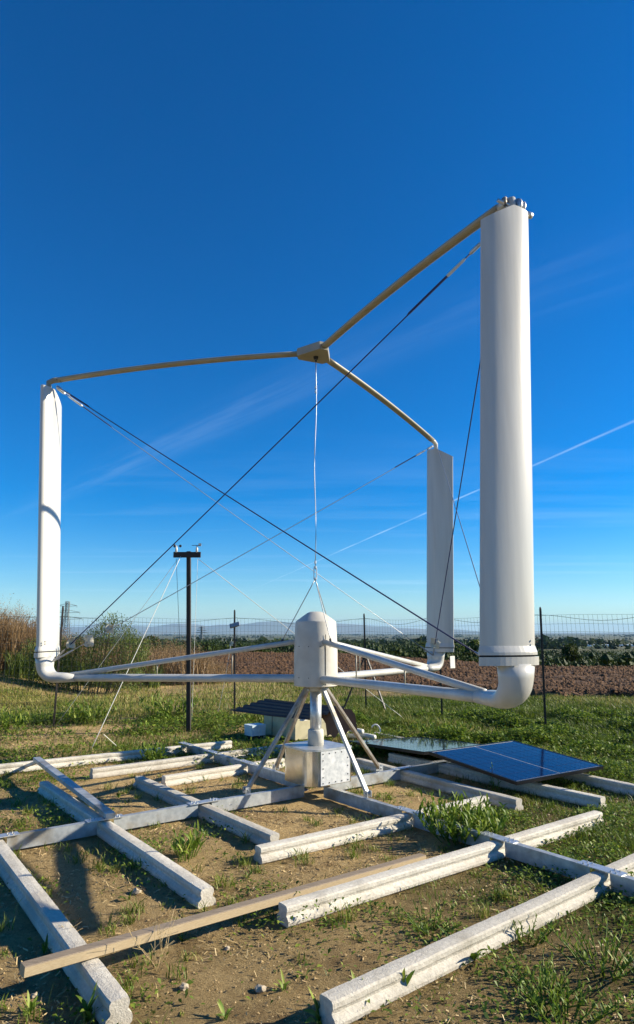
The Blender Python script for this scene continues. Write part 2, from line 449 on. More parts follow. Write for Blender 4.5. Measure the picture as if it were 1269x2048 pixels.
def ground():
    def geo(a, b, k): return list(np.geomspace(a, b, k))
    xs = np.concatenate([[-v for v in geo(6, 45000, 60)][::-1], np.arange(-5.95, 5.97, .06), geo(6, 45000, 60)])
    ys = np.concatenate([[-v for v in geo(3, 9000, 30)][::-1], np.arange(-2.5, 1.6, .4), np.arange(1.7, 10, .06), np.arange(10, 20, .2), np.arange(20, 50, 1.0), geo(50, 45000, 60)])
    X, Y = np.meshgrid(xs, ys); Z = gz(X, Y); nx, ny = len(xs), len(ys)
    V = np.stack([X, Y, Z], -1).reshape(-1, 3)
    i, j = np.meshgrid(np.arange(nx - 1), np.arange(ny - 1)); a = (j * nx + i).reshape(-1)
    idx = np.stack([a, a + 1, a + 1 + nx, a + nx], 1)
    me = bpy.data.meshes.new('ground'); me.vertices.add(len(V)); me.vertices.foreach_set('co', V.astype(np.float32).reshape(-1))
    me.loops.add(idx.size); me.loops.foreach_set('vertex_index', idx.reshape(-1).astype(np.int32))
    me.polygons.add(len(idx)); me.polygons.foreach_set('loop_start', np.arange(0, idx.size, 4, dtype=np.int32)); me.update(calc_edges=True)
    me.polygons.foreach_set('use_smooth', [True] * len(idx)); me.materials.append(MATS['ground'])
    at = me.attributes.new('green', 'FLOAT', 'POINT'); at.data.foreach_set('value', greenness(V[:, 0], V[:, 1]).astype(np.float32))
    o = obj('ground', me); o['kind'] = 'structure'; o['label'] = 'bare tan soil turning into green turf and far farmland plain'; o['category'] = 'ground'


ground()


def field_near(x):                          # near edge of the ploughed field
    return np.interp(x, [-30, -6, -3, 0, 3, 6, 12, 40], [30, 26, 22.5, 20.5, 18.5, 16.6, 15.2, 12])


def field_far(x, y): return np.interp(x / y * F + W / 2, [300, 700, 930, 1075, 1500], [50, 46, 33.5, 28.5, 27])


def ploughed_field():
    xs = np.arange(-14, 34, .16); ys = np.concatenate([np.arange(12, 24, .11), np.arange(24, 52, .2)])
    X, Y = np.meshgrid(xs, ys); e = Y - field_near(X) + 3.2 * (fbm(X * .7, Y * .7, 5) - .5)
    far = field_far(X, Y); k = sstep(-.1, .7, e) * (1 - sstep(far - .5, far + 1.0, Y)) * sstep(-13.5, -11.5, X)
    rows = .5 + .5 * np.sin((Y * .93 + X * .37 + .5 * vn(X * .5, Y * .5, 8)) * 2 * math.pi / .85)
    Z = gz(X, Y) - .12 + k * (.13 + .10 * rows * .6 + .13 * fbm(X * 1.1, Y * 1.1, 70, 2) + .05 * vn(X * 5, Y * 5, 71))
    V = np.stack([X, Y, Z], -1).reshape(-1, 3); nx, ny = len(xs), len(ys)
    i, j = np.meshgrid(np.arange(nx - 1), np.arange(ny - 1)); a = (j * nx + i).reshape(-1); ok = (k.reshape(-1)[a] > .001)
    a = a[ok]
    me = mesh('ploughed_field', V, np.stack([a, a + 1, a + 1 + nx, a + nx], 1), 'clod')
    o = obj('ploughed_field', me); o['kind'] = 'structure'; o['label'] = 'brown ploughed field of rough clods beyond the wire fence'; o['category'] = 'field'
    n = 48000; x = rng.uniform(-12, 26, n); u = rng.uniform(0, 1, n) ** 1.6; y = field_near(x) + .2 + u * (field_far(x, 30) - field_near(x))
    s = (.018 + .06 * rng.random(n) ** 3) * (.7 + y / 40); base = np.array([[1, 0, 0], [0, 1, 0], [-1, 0, 0], [0, -1, 0], [.2, .1, .8], [0, 0, -.6]])
    an = rng.uniform(0, 6.28, n); B = base[None] * rng.uniform(.55, 1.25, (n, 6, 3)); c_, s_ = np.cos(an)[:, None], np.sin(an)[:, None]
    P = np.stack([B[..., 0] * c_ - B[..., 1] * s_, B[..., 0] * s_ + B[..., 1] * c_, B[..., 2]], -1) * s[:, None, None]
    P += np.stack([x, y, gz(x, y) + .12 + .09 * rng.uniform(0, 1, n)], -1)[:, None]
    me = bulk('soil_clods', P, [(0, 1, 4), (1, 2, 4), (2, 3, 4), (3, 0, 4)], 'clod')
    stuff('soil_clods', me, 'loose brown clods strewn over the ploughed field', 'soil')


ploughed_field()


def mountains():
    px = [-2500, -1500, -600, 0, 130, 200, 225, 250, 320, 380, 420, 480, 540, 600, 680, 740, 800, 900, 950, 1100, 1269, 2500]
    py = [1252, 1246, 1250, 1255, 1256, 1251, 1245, 1253, 1252, 1245, 1251, 1247, 1242, 1246, 1249, 1252, 1256, 1259, 1263, 1265, 1265.5, 1262]
    xs = np.linspace(-38000, 36000, 420); ys = np.linspace(21000, 33000, 26); D = 26500
    top = np.interp(xs, (np.array(px) - W / 2) / F * D, [CH + (1265 - q) / F * D for q in py])
    X, Y = np.meshgrid(xs, ys); k = np.exp(-((Y - D) / 2600) ** 2)
    rg = 1 - np.abs(2 * fbm(X / 1500, Y / 2200, 33, 4) - 1)
    Z = -60 + (top[None] + 60) * k * (.72 + .36 * rg)
    V = np.stack([X, Y, Z], -1).reshape(-1, 3); nx, ny = len(xs), len(ys)
    i, j = np.meshgrid(np.arange(nx - 1), np.arange(ny - 1)); a = (j * nx + i).reshape(-1)
    o = obj('mountain_range', mesh('mountain_range', V, np.stack([a, a + 1, a + 1 + nx, a + nx], 1), 'mountain', True))
    o['kind'] = 'structure'; o['label'] = 'low blue mountain range on the far horizon'; o['category'] = 'mountains'


mountains()

# ------------------------------------------------------------ the grid of beams under the turbine
DA = np.array([math.cos(R(36.6)), math.sin(R(36.6)), 0.]); DB = np.array([math.cos(R(-52.6)), math.sin(R(-52.6)), 0.])
HUB = np.array([-.013, 6.868, 0.])
ARM_R = 3.0


def concrete_beam(a, b, label, h=.108):
    """vineyard-post profile: broad foot, pinched waist, narrower head; a, b = centre of top at both ends"""
    a = np.asarray(a, float); b = np.asarray(b, float); L = np.linalg.norm(b - a); n = max(8, int(L / .045))
    prof = np.array([(-.050, 0), (.050, 0), (.061, .012), (.063, .030), (.058, .048), (.043, .060), (.039, .068), (.041, .078), (.046, .090), (.046, .112), (.039, .122),
                     (.012, .125), (-.012, .125), (-.039, .122), (-.046, .112), (-.046, .090), (-.041, .078), (-.039, .068), (-.043, .060), (-.058, .048), (-.063, .030), (-.061, .012)])
    prof[:, 1] *= h / .125; d = unit(b - a); s = np.array([d[1], -d[0], 0]); V = []
    sd = int(abs(a[0] * 991 + a[1] * 577)) % 9999
    wv = .006 * (vn(np.linspace(0, L * 1.2, n + 1), np.full(n + 1, sd * .37), 5) - .5)
    for i in range(n + 1):
        p = a + (b - a) * i / n - np.array([0, 0, h]); k = 1 - (.06 if i in (0, n) else 0)
        jit = (rng.random((len(prof), 2)) - .5) * .0018
        for (q, z), (j1, j2) in zip(prof, jit): V.append(p + s * (q * k + wv[i] + j1) + np.array([0, 0, z + (j2 if z > .03 else 0)]))
    m = len(prof); Fc = [(i * m + j, i * m + (j + 1) % m, (i + 1) * m + (j + 1) % m, (i + 1) * m + j) for i in range(n) for j in range(m)]
    Fc += [tuple(range(m - 1, -1, -1)), tuple(range(n * m, n * m + m))]
    Fc = [f[::-1] for f in Fc]
    return solo('concrete_beam', (V, Fc), 'concrete', label, 'beam', 'white concrete beams of the ground frame')


zt = .10
BEAMS = {}
def cb(key, p, q, label, ext0=0, ext1=0, z=zt):
    a, b = G(*p, z), G(*q, z); d = unit(b - a); a = a - d * ext0; b = b + d * ext1
    BEAMS[key] = (a, b); concrete_beam(a, b, label)


cb('R1', (652, 1994), (1236, 1728), 'long white concrete beam nearest the camera in the lower right corner', .0, .55)
cb('R2', (566, 1808), (1196, 1622), 'concrete beam just behind the wooden plank, its far end under weeds')
cb('R3', (517, 1693), (972, 1592), 'concrete beam running behind the big green weed clump, in front of the tripod')
cb('L1', (278, 1552), (550, 1668), 'concrete beam across the left steel arm, closest to the turbine on the left')
cb('L2', (88, 1562), (416, 1776), 'concrete beam under the loose steel channel at left')
cb('L3', (10, 1700), (240, 1998), 'concrete beam in the lower left corner, under the end of the plank', .75, 0)
cb('K1', (328, 1552), (566, 1516), 'short concrete beam left of the galvanised gearbox, behind the left steel arm')
cb('K2', (184, 1537), (590, 1486), 'concrete beam middle of three behind the turbine on the left')
cb('K3', (-70, 1536), (462, 1481), 'rearmost long concrete beam at left, in front of the dark mast')
cb('M1', (716, 1516), (1038, 1598), 'concrete beam between the tripod and the solar panels')
cb('M2', (782, 1505), (1206, 1594), 'concrete beam running out from beneath the near solar panel')
cb('M3', (752, 1464), (1269, 1569), 'rearmost concrete beam behind the solar panels, leaving at the right edge', 0, .5)


def channel(a, b, w, h, th=.006, up=(0, 0, 1), side=1):
    """C-section, web on one side; a-b = top centre line"""
    s = side
    o = [(-w / 2, 0), (w / 2, 0), (w / 2, -.014), (w / 2 - th, -.014), (w / 2 - th, -th), (-w / 2 + th, -th), (-w / 2 + th, -h + th), (w / 2 - th, -h + th), (w / 2 - th, -h + .014), (w / 2, -h + .014), (w / 2, -h), (-w / 2, -h)]
    if s < 0: o = [(-x, y) for x, y in o][::-1]
    return sweep([a, b], [o, o], up)


def isect(key, P0, D):
    a, b = BEAMS[key]; d = unit(b - a); A = np.array([[D[0], -d[0]], [D[1], -d[1]]]); t = np.linalg.solve(A, (a - P0)[:2]); return P0 + D * t[0]


def steel_arm(D, L0, L1, label, keys, side):
    zT = .115; P0 = HUB.copy(); P0[2] = zT
    t = thing('steel_ground_arm', label, 'steel beam', P0 + D * L0 - np.array([0, 0, zT]))
    # cut where concrete beams cross: bridge plates carry on over them
    cuts = sorted(float((isect(k, P0, D) - P0) @ D) for k in keys); st = L0
    for c in cuts + [None]:
        en = L1 if c is None else c - .068
        if en - st > .06: part('channel', channel(P0 + D * st, P0 + D * en, .05, .105, side=side), 'galv_dull', t)
        if c is None: break
        q = P0 + D * c; q[2] = .0
        S = np.array([-D[1], D[0], 0])
        pl = part('bracket_plate', boxat(np.array([q[0], q[1], .1155]), D, S, .30, .085, .006), 'galv', t)
        for sx in (-.11, -.075, .075, .11):
            for sy in (-.025, .025):
                part('bolt', lathe(np.array([q[0], q[1], .1215]) + D * sx + S * sy, [(.0055, 0), (.0055, .005), (.0028, .005), (.0028, .011)], 6), 'galv_dull', pl)
        st = c + .068
    return t


steel_arm(-DA, .16, 4.05, 'galvanised steel arm of the ground frame running left from under the gearbox', ('L1', 'L2', 'L3'), 1)
steel_arm(DB, .16, 3.32, 'galvanised steel arm of the ground frame running to the lower right', ('R3', 'R2', 'R1'), -1)
steel_arm(DA, .16, 2.6, 'steel arm of the ground frame running under the solar panels', ('M1', 'M2', 'M3'), -1)
steel_arm(-DB, .16, 3.0, 'steel arm of the ground frame running back behind the turbine', ('K1', 'K2', 'K3'), 1)

# loose channel leaning across at left and the plank in front
a = G(74, 1514, .20); b = G(222, 1626, .165)
t = thing('loose_steel_channel', 'loose galvanised channel lying slanted over the left concrete beams on a short prop', 'steel beam', (a[0], a[1], 0))
part('channel', bar(a - np.array([0, 0, .02]), b - np.array([0, 0, .02]), .08, .04, (0, 0, 1), .004), 'galv_dull', t)
part('prop', bar(a - np.array([0, 0, .045]) + (b - a) * .015, G(42, 1537, .01), .045, .03), 'galv_dull', t)


def plank():
    a = G(46, 1929, .165); b = G(846, 1708, .045); d = unit(b - a)
    P = [a + (b - a) * i / 24 for i in range(25)]
    o = rect(.062, .046, .004); secs = [[(x + random.uniform(-.0006, .0006), y - .023) for x, y in o] for _ in P]
    t = solo('wooden_plank', sweep(P, secs), 'wood_top', 'long brown wooden batten lying across the lower left concrete beam', 'plank')
    t.data.materials.append(MATS['wood_side']); up = [abs(p.normal.z) < .5 for p in t.data.polygons]; t.data.polygons.foreach_set('material_index', [int(q) for q in up])


plank()

# ------------------------------------------------------------ wind turbine


def on_circle(px, py):                      # pixel ray meets the rotor's circle (the crossing that fits the arm's side)
    r = ray(px, py); o = -HUB[:2]; A = r[0] ** 2 + r[1] ** 2; B = 2 * (o @ r[:2]); Cc = o @ o - ARM_R ** 2
    disc = max(B * B - 4 * A * Cc, 0) ** .5
    return [np.array([0, 0, CH]) + r * (-B + s * disc) / (2 * A) for s in (-1, 1)]


ELB = {'N': on_circle(1033, 1402)[0], 'B': on_circle(872, 1335)[1], 'L': None}
TOP = {'N': on_circle(1024, 421)[0], 'B': on_circle(872, 899)[1], 'L': None}
ELB['L'] = PY(90, 1355, 7.26); TOP['L'] = PY(98, 778, 7.26)
ARMZ = PY(631, 1357, HUB[1])[2]; STRZ = PY(631, 1281, HUB[1])[2]; TOPZ = PY(631, 706, HUB[1])[2]


def airfoil(chord, thick, n=18):
    """side = chordwise (+ = leading edge), up = thickness; pivot at 32% chord"""
    xs = [(1 - math.cos(math.pi * i / n)) / 2 for i in range(n + 1)]
    def y(x): return 1.02 * thick * math.sqrt(x) * max(1 - x, 0) ** .72 * 1.06
    up = [((.34 - x) * chord, y(x) + .002) for x in xs]; dn = [((.34 - x) * chord, -y(x) - .002) for x in xs[::-1][0:-1]]
    return up + dn


turb = thing('wind_turbine', 'white vertical axis wind turbine with three upright blades on a four-legged stand', 'wind turbine', HUB)


def blade(k, T):
    e, t = ELB[k], TOP[k]; rad = unit((e - HUB) * np.array([1, 1, 0])); tan = np.array([-rad[1], rad[0], 0]); ax = unit(t - e)
    ct, st_ = math.cos(R(-2)), math.sin(R(-2)); rot = lambda v: np.array([v[0] * ct - v[1] * st_, v[0] * st_ + v[1] * ct, 0]); rad0, tan0 = rad, tan; rad, tan = rot(rad), rot(tan)
    chord, thick = .415, .13; base = e + ax * .285; L = np.linalg.norm(t - base)
    af = airfoil(chord, thick); n = len(af); V, Fc = [], []; levels = 26
    for i in range(levels + 1):
        f = i / levels
        for j, (c, q) in enumerate(af):
            zz = f * L
            drop = max(0, -.03 - c) * .62
            zz = f * (L - drop) if f > .85 else f * L * (1 if f < .85 else 1)
            if f > .85: zz = .85 * L + (f - .85) / .15 * (.15 * L - drop)
            V.append(base + ax * zz + tan * c + rad * q * (1 - .05 * max(0, f - .97) / .03))
    for i in range(levels):
        for j in range(n):
            m = (j + 1) % n; Fc.append((i * n + j, i * n + m, (i + 1) * n + m, (i + 1) * n + j))
    h = n // 2
    for f0, rev in ((0, 0), (levels * n, 1)):          # caps as strips across the section
        for j in range(1, h):
            a, b, c_, d = f0 + j, f0 + j + 1, f0 + (n - j - 1) % n, f0 + (n - j) % n
            if j + 1 == n - j - 1: Fc.append((a, b, d))
            else: Fc.append((a, b, c_, d))
        Fc.append((f0, f0 + 1, f0 + n - 1))
    o = part('blade', (V, Fc), 'white_paint', T, True)
    try: o.data.set_sharp_from_angle(angle=R(40))
    except Exception: pass
    big = [(c * 1.06 + .008, q * 1.22) for c, q in af]
    part('blade_shoe', sweep([base - ax * .005, base + ax * .012, base + ax * .05], [big, big, [(c * 1.01, q * 1.04) for c, q in af]], sides=tan), 'white_paint', o)
    part('shoe_gap', sweep([base - ax * .017, base - ax * .004], [af, af], sides=tan), 'dark_gap', o)
    wide = [(c * 1.07 + .016, q * 1.28) for c, q in af]
    part('collar', sweep([base - ax * .068, base - ax * .016], [wide, wide], sides=tan), 'white_paint', o)
    for dz in (.075, .10):
        for s in (-1, 1): part('rivet', lathe(base + ax * dz + tan * (chord * .27) + rad * s * .066, [(.006, -.004), (.006, .004)], 8, tuple(rad)), 'dark_gap', o)
    return o, base, rad0, tan0, ax


BL = {k: blade(k, turb) for k in 'NBL'}
for k in 'NBL':
    o, base, rad, tan, ax = BL[k]; e = ELB[k]; hubp = np.array([HUB[0], HUB[1], ARMZ]); d = unit(hubp - e)
    # elbow: broad oval under the collar bending into the arm
    r = .13; c0 = e + ax * r + d * r; P, S = [], []
    P.append(base - ax * .06); S.append(ell(.135, .085, 20)); P.append(e + ax * (r + .01)); S.append(ell(.125, .082, 20))
    for i in range(1, 9):
        a = math.pi / 2 * i / 8; P.append(c0 - d * r * math.cos(a) - ax * r * math.sin(a)); f = i / 8
        S.append(ell(.122 - .018 * f * f, .080 * (1 - f) + .056 * f, 20))
    P.append(e + d * .22); S.append(ell(.084, .053, 20)); P.append(e + d * .36); S.append(ell(.060, .043, 20))
    part('elbow', sweep(P, S, sides=tan), 'white_paint', o, True)
    P = [e + d * .34 + (hubp - e - d * .34) * f for f in np.linspace(0, 1, 12)]
    part('lower_arm', sweep(P, [ell(.056, .040, 18)] * 12, sides=tan), 'white_paint', turb, True)
    part('sleeve_joint', sweep([e + d * .30, e + d * .345], [ell(.0625, .0455, 18)] * 2, sides=tan), 'white_paint', o, True)
    s0 = np.array([HUB[0], HUB[1], STRZ]) + np.array([-d[0], -d[1], 0]) * .12; s1 = e + d * .30 + np.array([0, 0, .03])
    part('strut', tube([s0 + (s1 - s0) * f for f in np.linspace(0, 1, 6)], .027, 14), 'white_paint', turb, True)
    for f in (.30, .62):
        pa = s0 + (s1 - s0) * f; pb = hubp + (e - hubp) * (np.linalg.norm((pa - hubp)[:2]) / np.linalg.norm((e - hubp)[:2]))
        part('tie_rod', tube([pa, pb], .0065, 8), 'arm_shade_paint', turb, True)
    # upper arm
    t = TOP[k]; hp = np.array([HUB[0], HUB[1], TOPZ]); dd = unit(hp - t); outp = t + ax * .10
    q0 = hp + unit((t - hp) * np.array([1, 1, 0])) * .20; q1 = outp - unit(outp - q0) * .12
    bow = .04 * np.linalg.norm(q1 - q0) / 2.8
    P = [q0 + (q1 - q0) * f + np.array([0, 0, bow * 4 * f * (1 - f)]) for f in np.linspace(0, 1, 16)]
    part('upper_arm', sweep(P, [ell(.046, .028, 14)] * 16, sides=tan), 'arm_shade_paint', turb, True)
    Pb = [q1 + unit(q0 - q1) * .03, q1 + unit(q1 - q0) * .06, outp + np.array([0, 0, -.02]), outp - ax * .06, outp - ax * .16]
    part('top_elbow', tube(Pb, [.033, .033, .033, .031, .030], 12, tuple(tan)), 'white_paint' if k != 'L' else 'arm_shade_paint', o, True)

# near blade's top fitting: two hinge plates, pin, shackle
o, base, rad, tan, ax = BL['N']; t = TOP['N']
for i, (dc, r) in enumerate(((.045, .058), (.085, .050))):
    part('hinge_plate', lathe(t + tan * dc + ax * .045, [(r, -.006), (r, .006)], 20, tuple(tan)), 'galv', o, True)
part('hinge_pin', tube([t - tan * .13 + ax * .045, t + tan * .165 + ax * .01], .014, 10), 'galv', o, True)
part('clevis', lathe(t - tan * .06 + ax * .055, [(.034, -.012), (.034, .012)], 14, tuple(unit(rad + tan * .4))), 'rusty_steel', o, True)
part('pin_cap', lathe(t + tan * .165 + ax * .01, [(.024, -.02), (.024, .02)], 12, tuple(tan)), 'galv', o, True)
part('base_strap', bar(t + tan * .15 + ax * .0, t - tan * .02 + ax * .022, .02, .03), 'rusty_steel', o)

# top hub: triangular box, a short socket towards each arm
hp = np.array([HUB[0], HUB[1], TOPZ]); V = []
ang = [math.atan2(*(BL[k][2][:2][::-1])) for k in 'NBL']
tri = []
for a in ang:
    d = np.array([math.cos(a), math.sin(a), 0]); s = np.array([-d[1], d[0], 0]); tri += [hp + d * .21 - s * .05, hp + d * .21 + s * .05]
V = [p + np.array([0, 0, -.045]) for p in tri] + [p + np.array([0, 0, .045]) for p in tri]
top_hub = part('top_hub', (V, [tuple(range(5, -1, -1)), tuple(range(6, 12))] + [(j, (j + 1) % 6, 6 + (j + 1) % 6, 6 + j) for j in range(6)]), 'arm_shade_paint', turb)
part('hub_bolt', lathe(hp + np.array([0, 0, -.075]), [(.012, -.03), (.012, .0), (.024, .0), (.028, .031)], 12), 'dark_gap', top_hub)

# hanging centre cable, ring and three stays
ringp = PY(631, 1158, HUB[1]); wz = [hp - np.array([0, 0, .09]) + (ringp - hp + np.array([0, 0, .19])) * f + np.array([.012 * math.sin(f * 9), .01 * math.cos(f * 7), 0]) * (f * (1 - f) * 4) for f in np.linspace(0, 1, 14)]
cc = part('centre_cable', tube(wz, .0045, 8), 'steel_cable', turb, True)
for f in (.03, .16, .18, .93): part('cable_clamp', lathe(hp + (ringp - hp) * f, [(.012, -.015), (.012, .015)], 8), 'galv', cc)
part('turnbuckle', join(tube([ringp + np.array([.014, 0, .12]), ringp + np.array([.014, 0, .01])], .005, 6), tube([ringp + np.array([-.014, 0, .12]), ringp + np.array([-.014, 0, .01])], .005, 6),
     lathe(ringp + np.array([0, 0, .115]), [(.016, 0), (.016, .02)], 8), lathe(ringp + np.array([0, 0, -.005]), [(.02, 0), (.02, .02)], 8)), 'galv', cc)
for k in 'NBL':
    d = unit((ELB[k] - HUB) * np.array([1, 1, 0])); s0 = np.array([HUB[0], HUB[1], STRZ]) + d * .12; s1 = ELB[k] - d * .30 + np.array([0, 0, .03])
    q = s0 + (s1 - s0) * ((.36 - .12) / (np.linalg.norm((s1 - s0)[:2]))) + np.array([0, 0, .03])
    st = part('stay_cable', tube(catenary(ringp, q, .004, 8), .0048, 6), 'steel_cable', turb, True)
    part('shackle', lathe(q, [(.012, -.03), (.014, .02)], 8, tuple(unit(ringp - q))), 'plastic_dark', st)

# brace cables, crossing on each of the three faces
def rope(a, b, r, m, ends=True, sag=.01):
    o = part('brace_cable', tube(catenary(a, b, sag, 12), r, 8), m, turb, True)
    d = unit(np.asarray(b) - a)
    if ends:
        for f, rr in ((.30, .013), (.22, .012), (.06, .016)):
            part('turnbuckle', lathe(np.asarray(a) + d * f, [(rr * .5, -.06), (rr, -.04), (rr, .04), (rr * .5, .06)], 8, tuple(d)), 'galv', o)
        part('splice', lathe(np.asarray(a) + d * .55, [(r, -.22), (r * 1.9, -.2), (r * 1.9, .2), (r, .22)], 8, tuple(d)), 'rope_blue', o)
    part('wire_loop', lathe(np.asarray(b) - d * .12, [(.006, -.12), (.009, -.1), (.009, .1), (.006, .12)], 8, tuple(d)), 'steel_cable', o)
    return o
tp = {k: TOP[k] + BL[k][4] * .03 - BL[k][2] * .10 for k in 'NBL'}
lo = {k: ELB[k] + BL[k][4] * .17 - BL[k][2] * .09 for k in 'NBL'}
rope(tp['N'] - BL['N'][2] * .25 - np.array([0, 0, .08]), lo['L'], .0055, 'rope_blue')
rope(tp['L'], lo['N'], .0055, 'rope_blue')
rope(tp['L'] - np.array([0, 0, .02]), lo['B'], .0038, 'steel_cable')
rope(tp['B'], lo['L'], .0042, 'steel_cable')
rope(tp['N'] - np.array([0, 0, .05]), lo['B'], .0060, 'rope_blue', False)
rope(tp['B'] + BL['B'][3] * -.06, lo['N'], .0042, 'steel_cable', False)

# housing drum, column, legs, gearbox
zb = PY(631, 1373, HUB[1] - .1)[2]; zs = PY(631, 1243, HUB[1])[2]; za = PY(631, 1223, HUB[1])[2]
nd = 30; prof = [(.215, zb), (.226, zb + .006), (.226, zb + (zs - zb) * .52), (.224, zb + (zs - zb) * .66), (.213, zs - .012), (.208, zs), (.198, zs + .010), (.090, za - .016), (.055, za - .002), (.002, za)]
dr = part('rotor_housing', lathe(HUB * np.array([1, 1, 0]), prof, nd), 'drum_paint', turb, True)
try: dr.data.set_sharp_from_angle(angle=R(22))
except Exception: pass
for z, r_ in ((zb + .09, .2265), (zb + .40, .2265)):
    for i in range(12):
        a = 2 * math.pi * i / 12 + .2; d = np.array([math.cos(a), math.sin(a), 0])
        part('rivet', lathe(HUB * np.array([1, 1, 0]) + d * r_ + np.array([0, 0, z]), [(.005, -.004), (.004, .004)], 6, tuple(d)), 'dark_gap', dr)
part('housing_seam', bar(HUB + np.array([.10, -.2035, zb + .02]), HUB + np.array([.10, -.2035, zb + .52]), .003, .006, (1, 0, 0)), 'dark_gap', dr)
H0 = HUB * np.array([1, 1, 0])
part('column', lathe(H0, [(.058, .50), (.058, zb - .03)], 24), 'galv', turb, True)
part('column_head', lathe(H0, [(.10, zb - .05), (.10, zb + .005)], 24), 'drum_paint', turb, True)
part('column_foot', lathe(H0, [(.082, .478), (.080, .60), (.078, .625), (.072, .632)], 24), 'drum_paint', turb, True)
# gearbox, front left edge rounded
gb = []
h = .25; rc = .17
cx = [(-h, h), (h, h), (h, -h)]                      # local (along DA, along -DB): front corner is (-h,-h)... built in world below
uA, uB = DA, -DB
out = [(h, h), (-h, h)] + [(-h + rc - rc * math.sin(math.pi / 2 * (1 - i / 8)) + 0, -h + rc * 0 + (h * 2 - .30) * (1 - i / 8)) for i in range(0)]
out = [(h, h), (-h + .10, h)] + [(-h + .10 - .10 * math.sin(a), h - .10 + .10 * math.cos(a)) for a in np.linspace(.3, 1.5, 4)] \
    + [(-h + .13 - .13 * math.cos(a), -h + .13 - .13 * math.sin(a)) for a in np.linspace(0, 1.5, 8)] + [(-h + .14, -h), (h, -h)]
def gbox(z0, z1, grow=0.0):
    n = len(out); V = [H0 + uA * (p * (1 + grow)) + uB * (q * (1 + grow)) + np.array([0, 0, z]) for z in (z0, z1) for p, q in out]
    return V, [tuple(range(n)), tuple(range(2 * n - 1, n - 1, -1))] + [(j, n + j, n + (j + 1) % n, (j + 1) % n) for j in range(n)]
g = part('gearbox', gbox(.14, .462), 'galv_shiny', turb)
part('gearbox_lid', gbox(.462, .48, .03), 'galv', g)
fa = H0 + uB * (-h - .004)
V, Fc = boxat(fa + uA * .05 + np.array([0, 0, .146]), uA, uB, .36, .006, .312)
fp = part('screwed_panel', (V, Fc), 'galv_panel', g)
for i in range(5):
    for z in (.165, .435): part('screw', lathe(fa + uA * (-.105 + .077 * i) + uB * -.004 + np.array([0, 0, z]), [(.007, -.003), (.005, .004)], 6, tuple(-uB)), 'dark_gap', g)
for z in (.22, .30, .375):
    for a_ in (-.105, .203): part('screw', lathe(fa + uA * a_ + uB * -.004 + np.array([0, 0, z]), [(.007, -.003), (.005, .004)], 6, tuple(-uB)), 'dark_gap', g)
# legs: one on every ground arm
for D, dist, m in ((-DA, .80, 'rusty_steel'), (DB, .78, 'galv_dull'), (DA, .86, 'rusty_steel'), (-DB, .72, 'rusty_steel')):
    top = H0 + D * .12 + np.array([0, 0, zb - .015]); ft = H0 + D * dist + np.array([0, 0, .15])
    lg = part('stand_leg', bar(top, ft, .045, .030, (0, 0, 1), .004), m, turb)
    S = np.array([-D[1], D[0], 0])
    for s in (-1, 1): part('foot_lug', boxat(ft + S * s * .024 + np.array([0, 0, -.022]), D, S, .055, .006, .055), 'galv', lg)
    part('foot_bolt', tube([ft - S * .035 + np.array([0, 0, .01]), ft + S * .035 + np.array([0, 0, .01])], .007, 6), 'galv', lg)
    part('head_bolt', tube([top - S * .03 - np.array([0, 0, .02]), top + S * .03 - np.array([0, 0, .02])], .009, 6), 'galv', lg)

# rags and tags on the cables
def rag(c, size, label, seed, name='rag_flag', m='rag'):
    r2 = np.random.default_rng(seed); n = 5; V = []
    for i in range(n):
        for j in range(n):
            u, v = i / (n - 1) - .5, j / (n - 1) - .5
            V.append(np.array([u * size * (1 - .5 * abs(v)), .25 * size * math.sin(6 * u + seed) * math.cos(5 * v), -v * size]) + (r2.random(3) - .5) * size * .22)
    V = [np.asarray(c) + p for p in V]; V += [p + np.array([.001, .003, .001]) for p in V]; m_ = n * n
    Fc = [(i * n + j, i * n + j + 1, (i + 1) * n + j + 1, (i + 1) * n + j) for i in range(n - 1) for j in range(n - 1)]
    Fc += [tuple(m_ + q for q in f[::-1]) for f in Fc]
    return solo(name, (V, Fc), m, label, 'rag', 'pale rags tied to the brace cables', True)
dl = unit(lo['L'] - (tp['N'])); dl2 = unit(lo['L'] - tp['B']); dl3 = unit(lo['B'] - tp['N'])
rag(lo['L'] - dl * .36, .10, 'narrow pale rag on the thick cable above the left elbow', 1)
rag(lo['L'] - dl2 * .42, .115, 'wider pale rag tied to the thin cable right of the left blade', 4)
rag(lo['L'] - dl2 * .68, .09, 'grey pale rag farthest along the cable from the left blade', 7)
rag(lo['B'] - dl3 * .30, .13, 'pale crumpled rag in front of the far blade', 3)
cN = PY(905, 1312, 4.75)
solo('paper_tag', boxat(cN - np.array([0, 0, .085]), (.78, .62, 0), (-.62, .78, 0), .050, .004, .085), 'pvc', 'small pale card hanging from the blue cable beside the near elbow', 'tag')

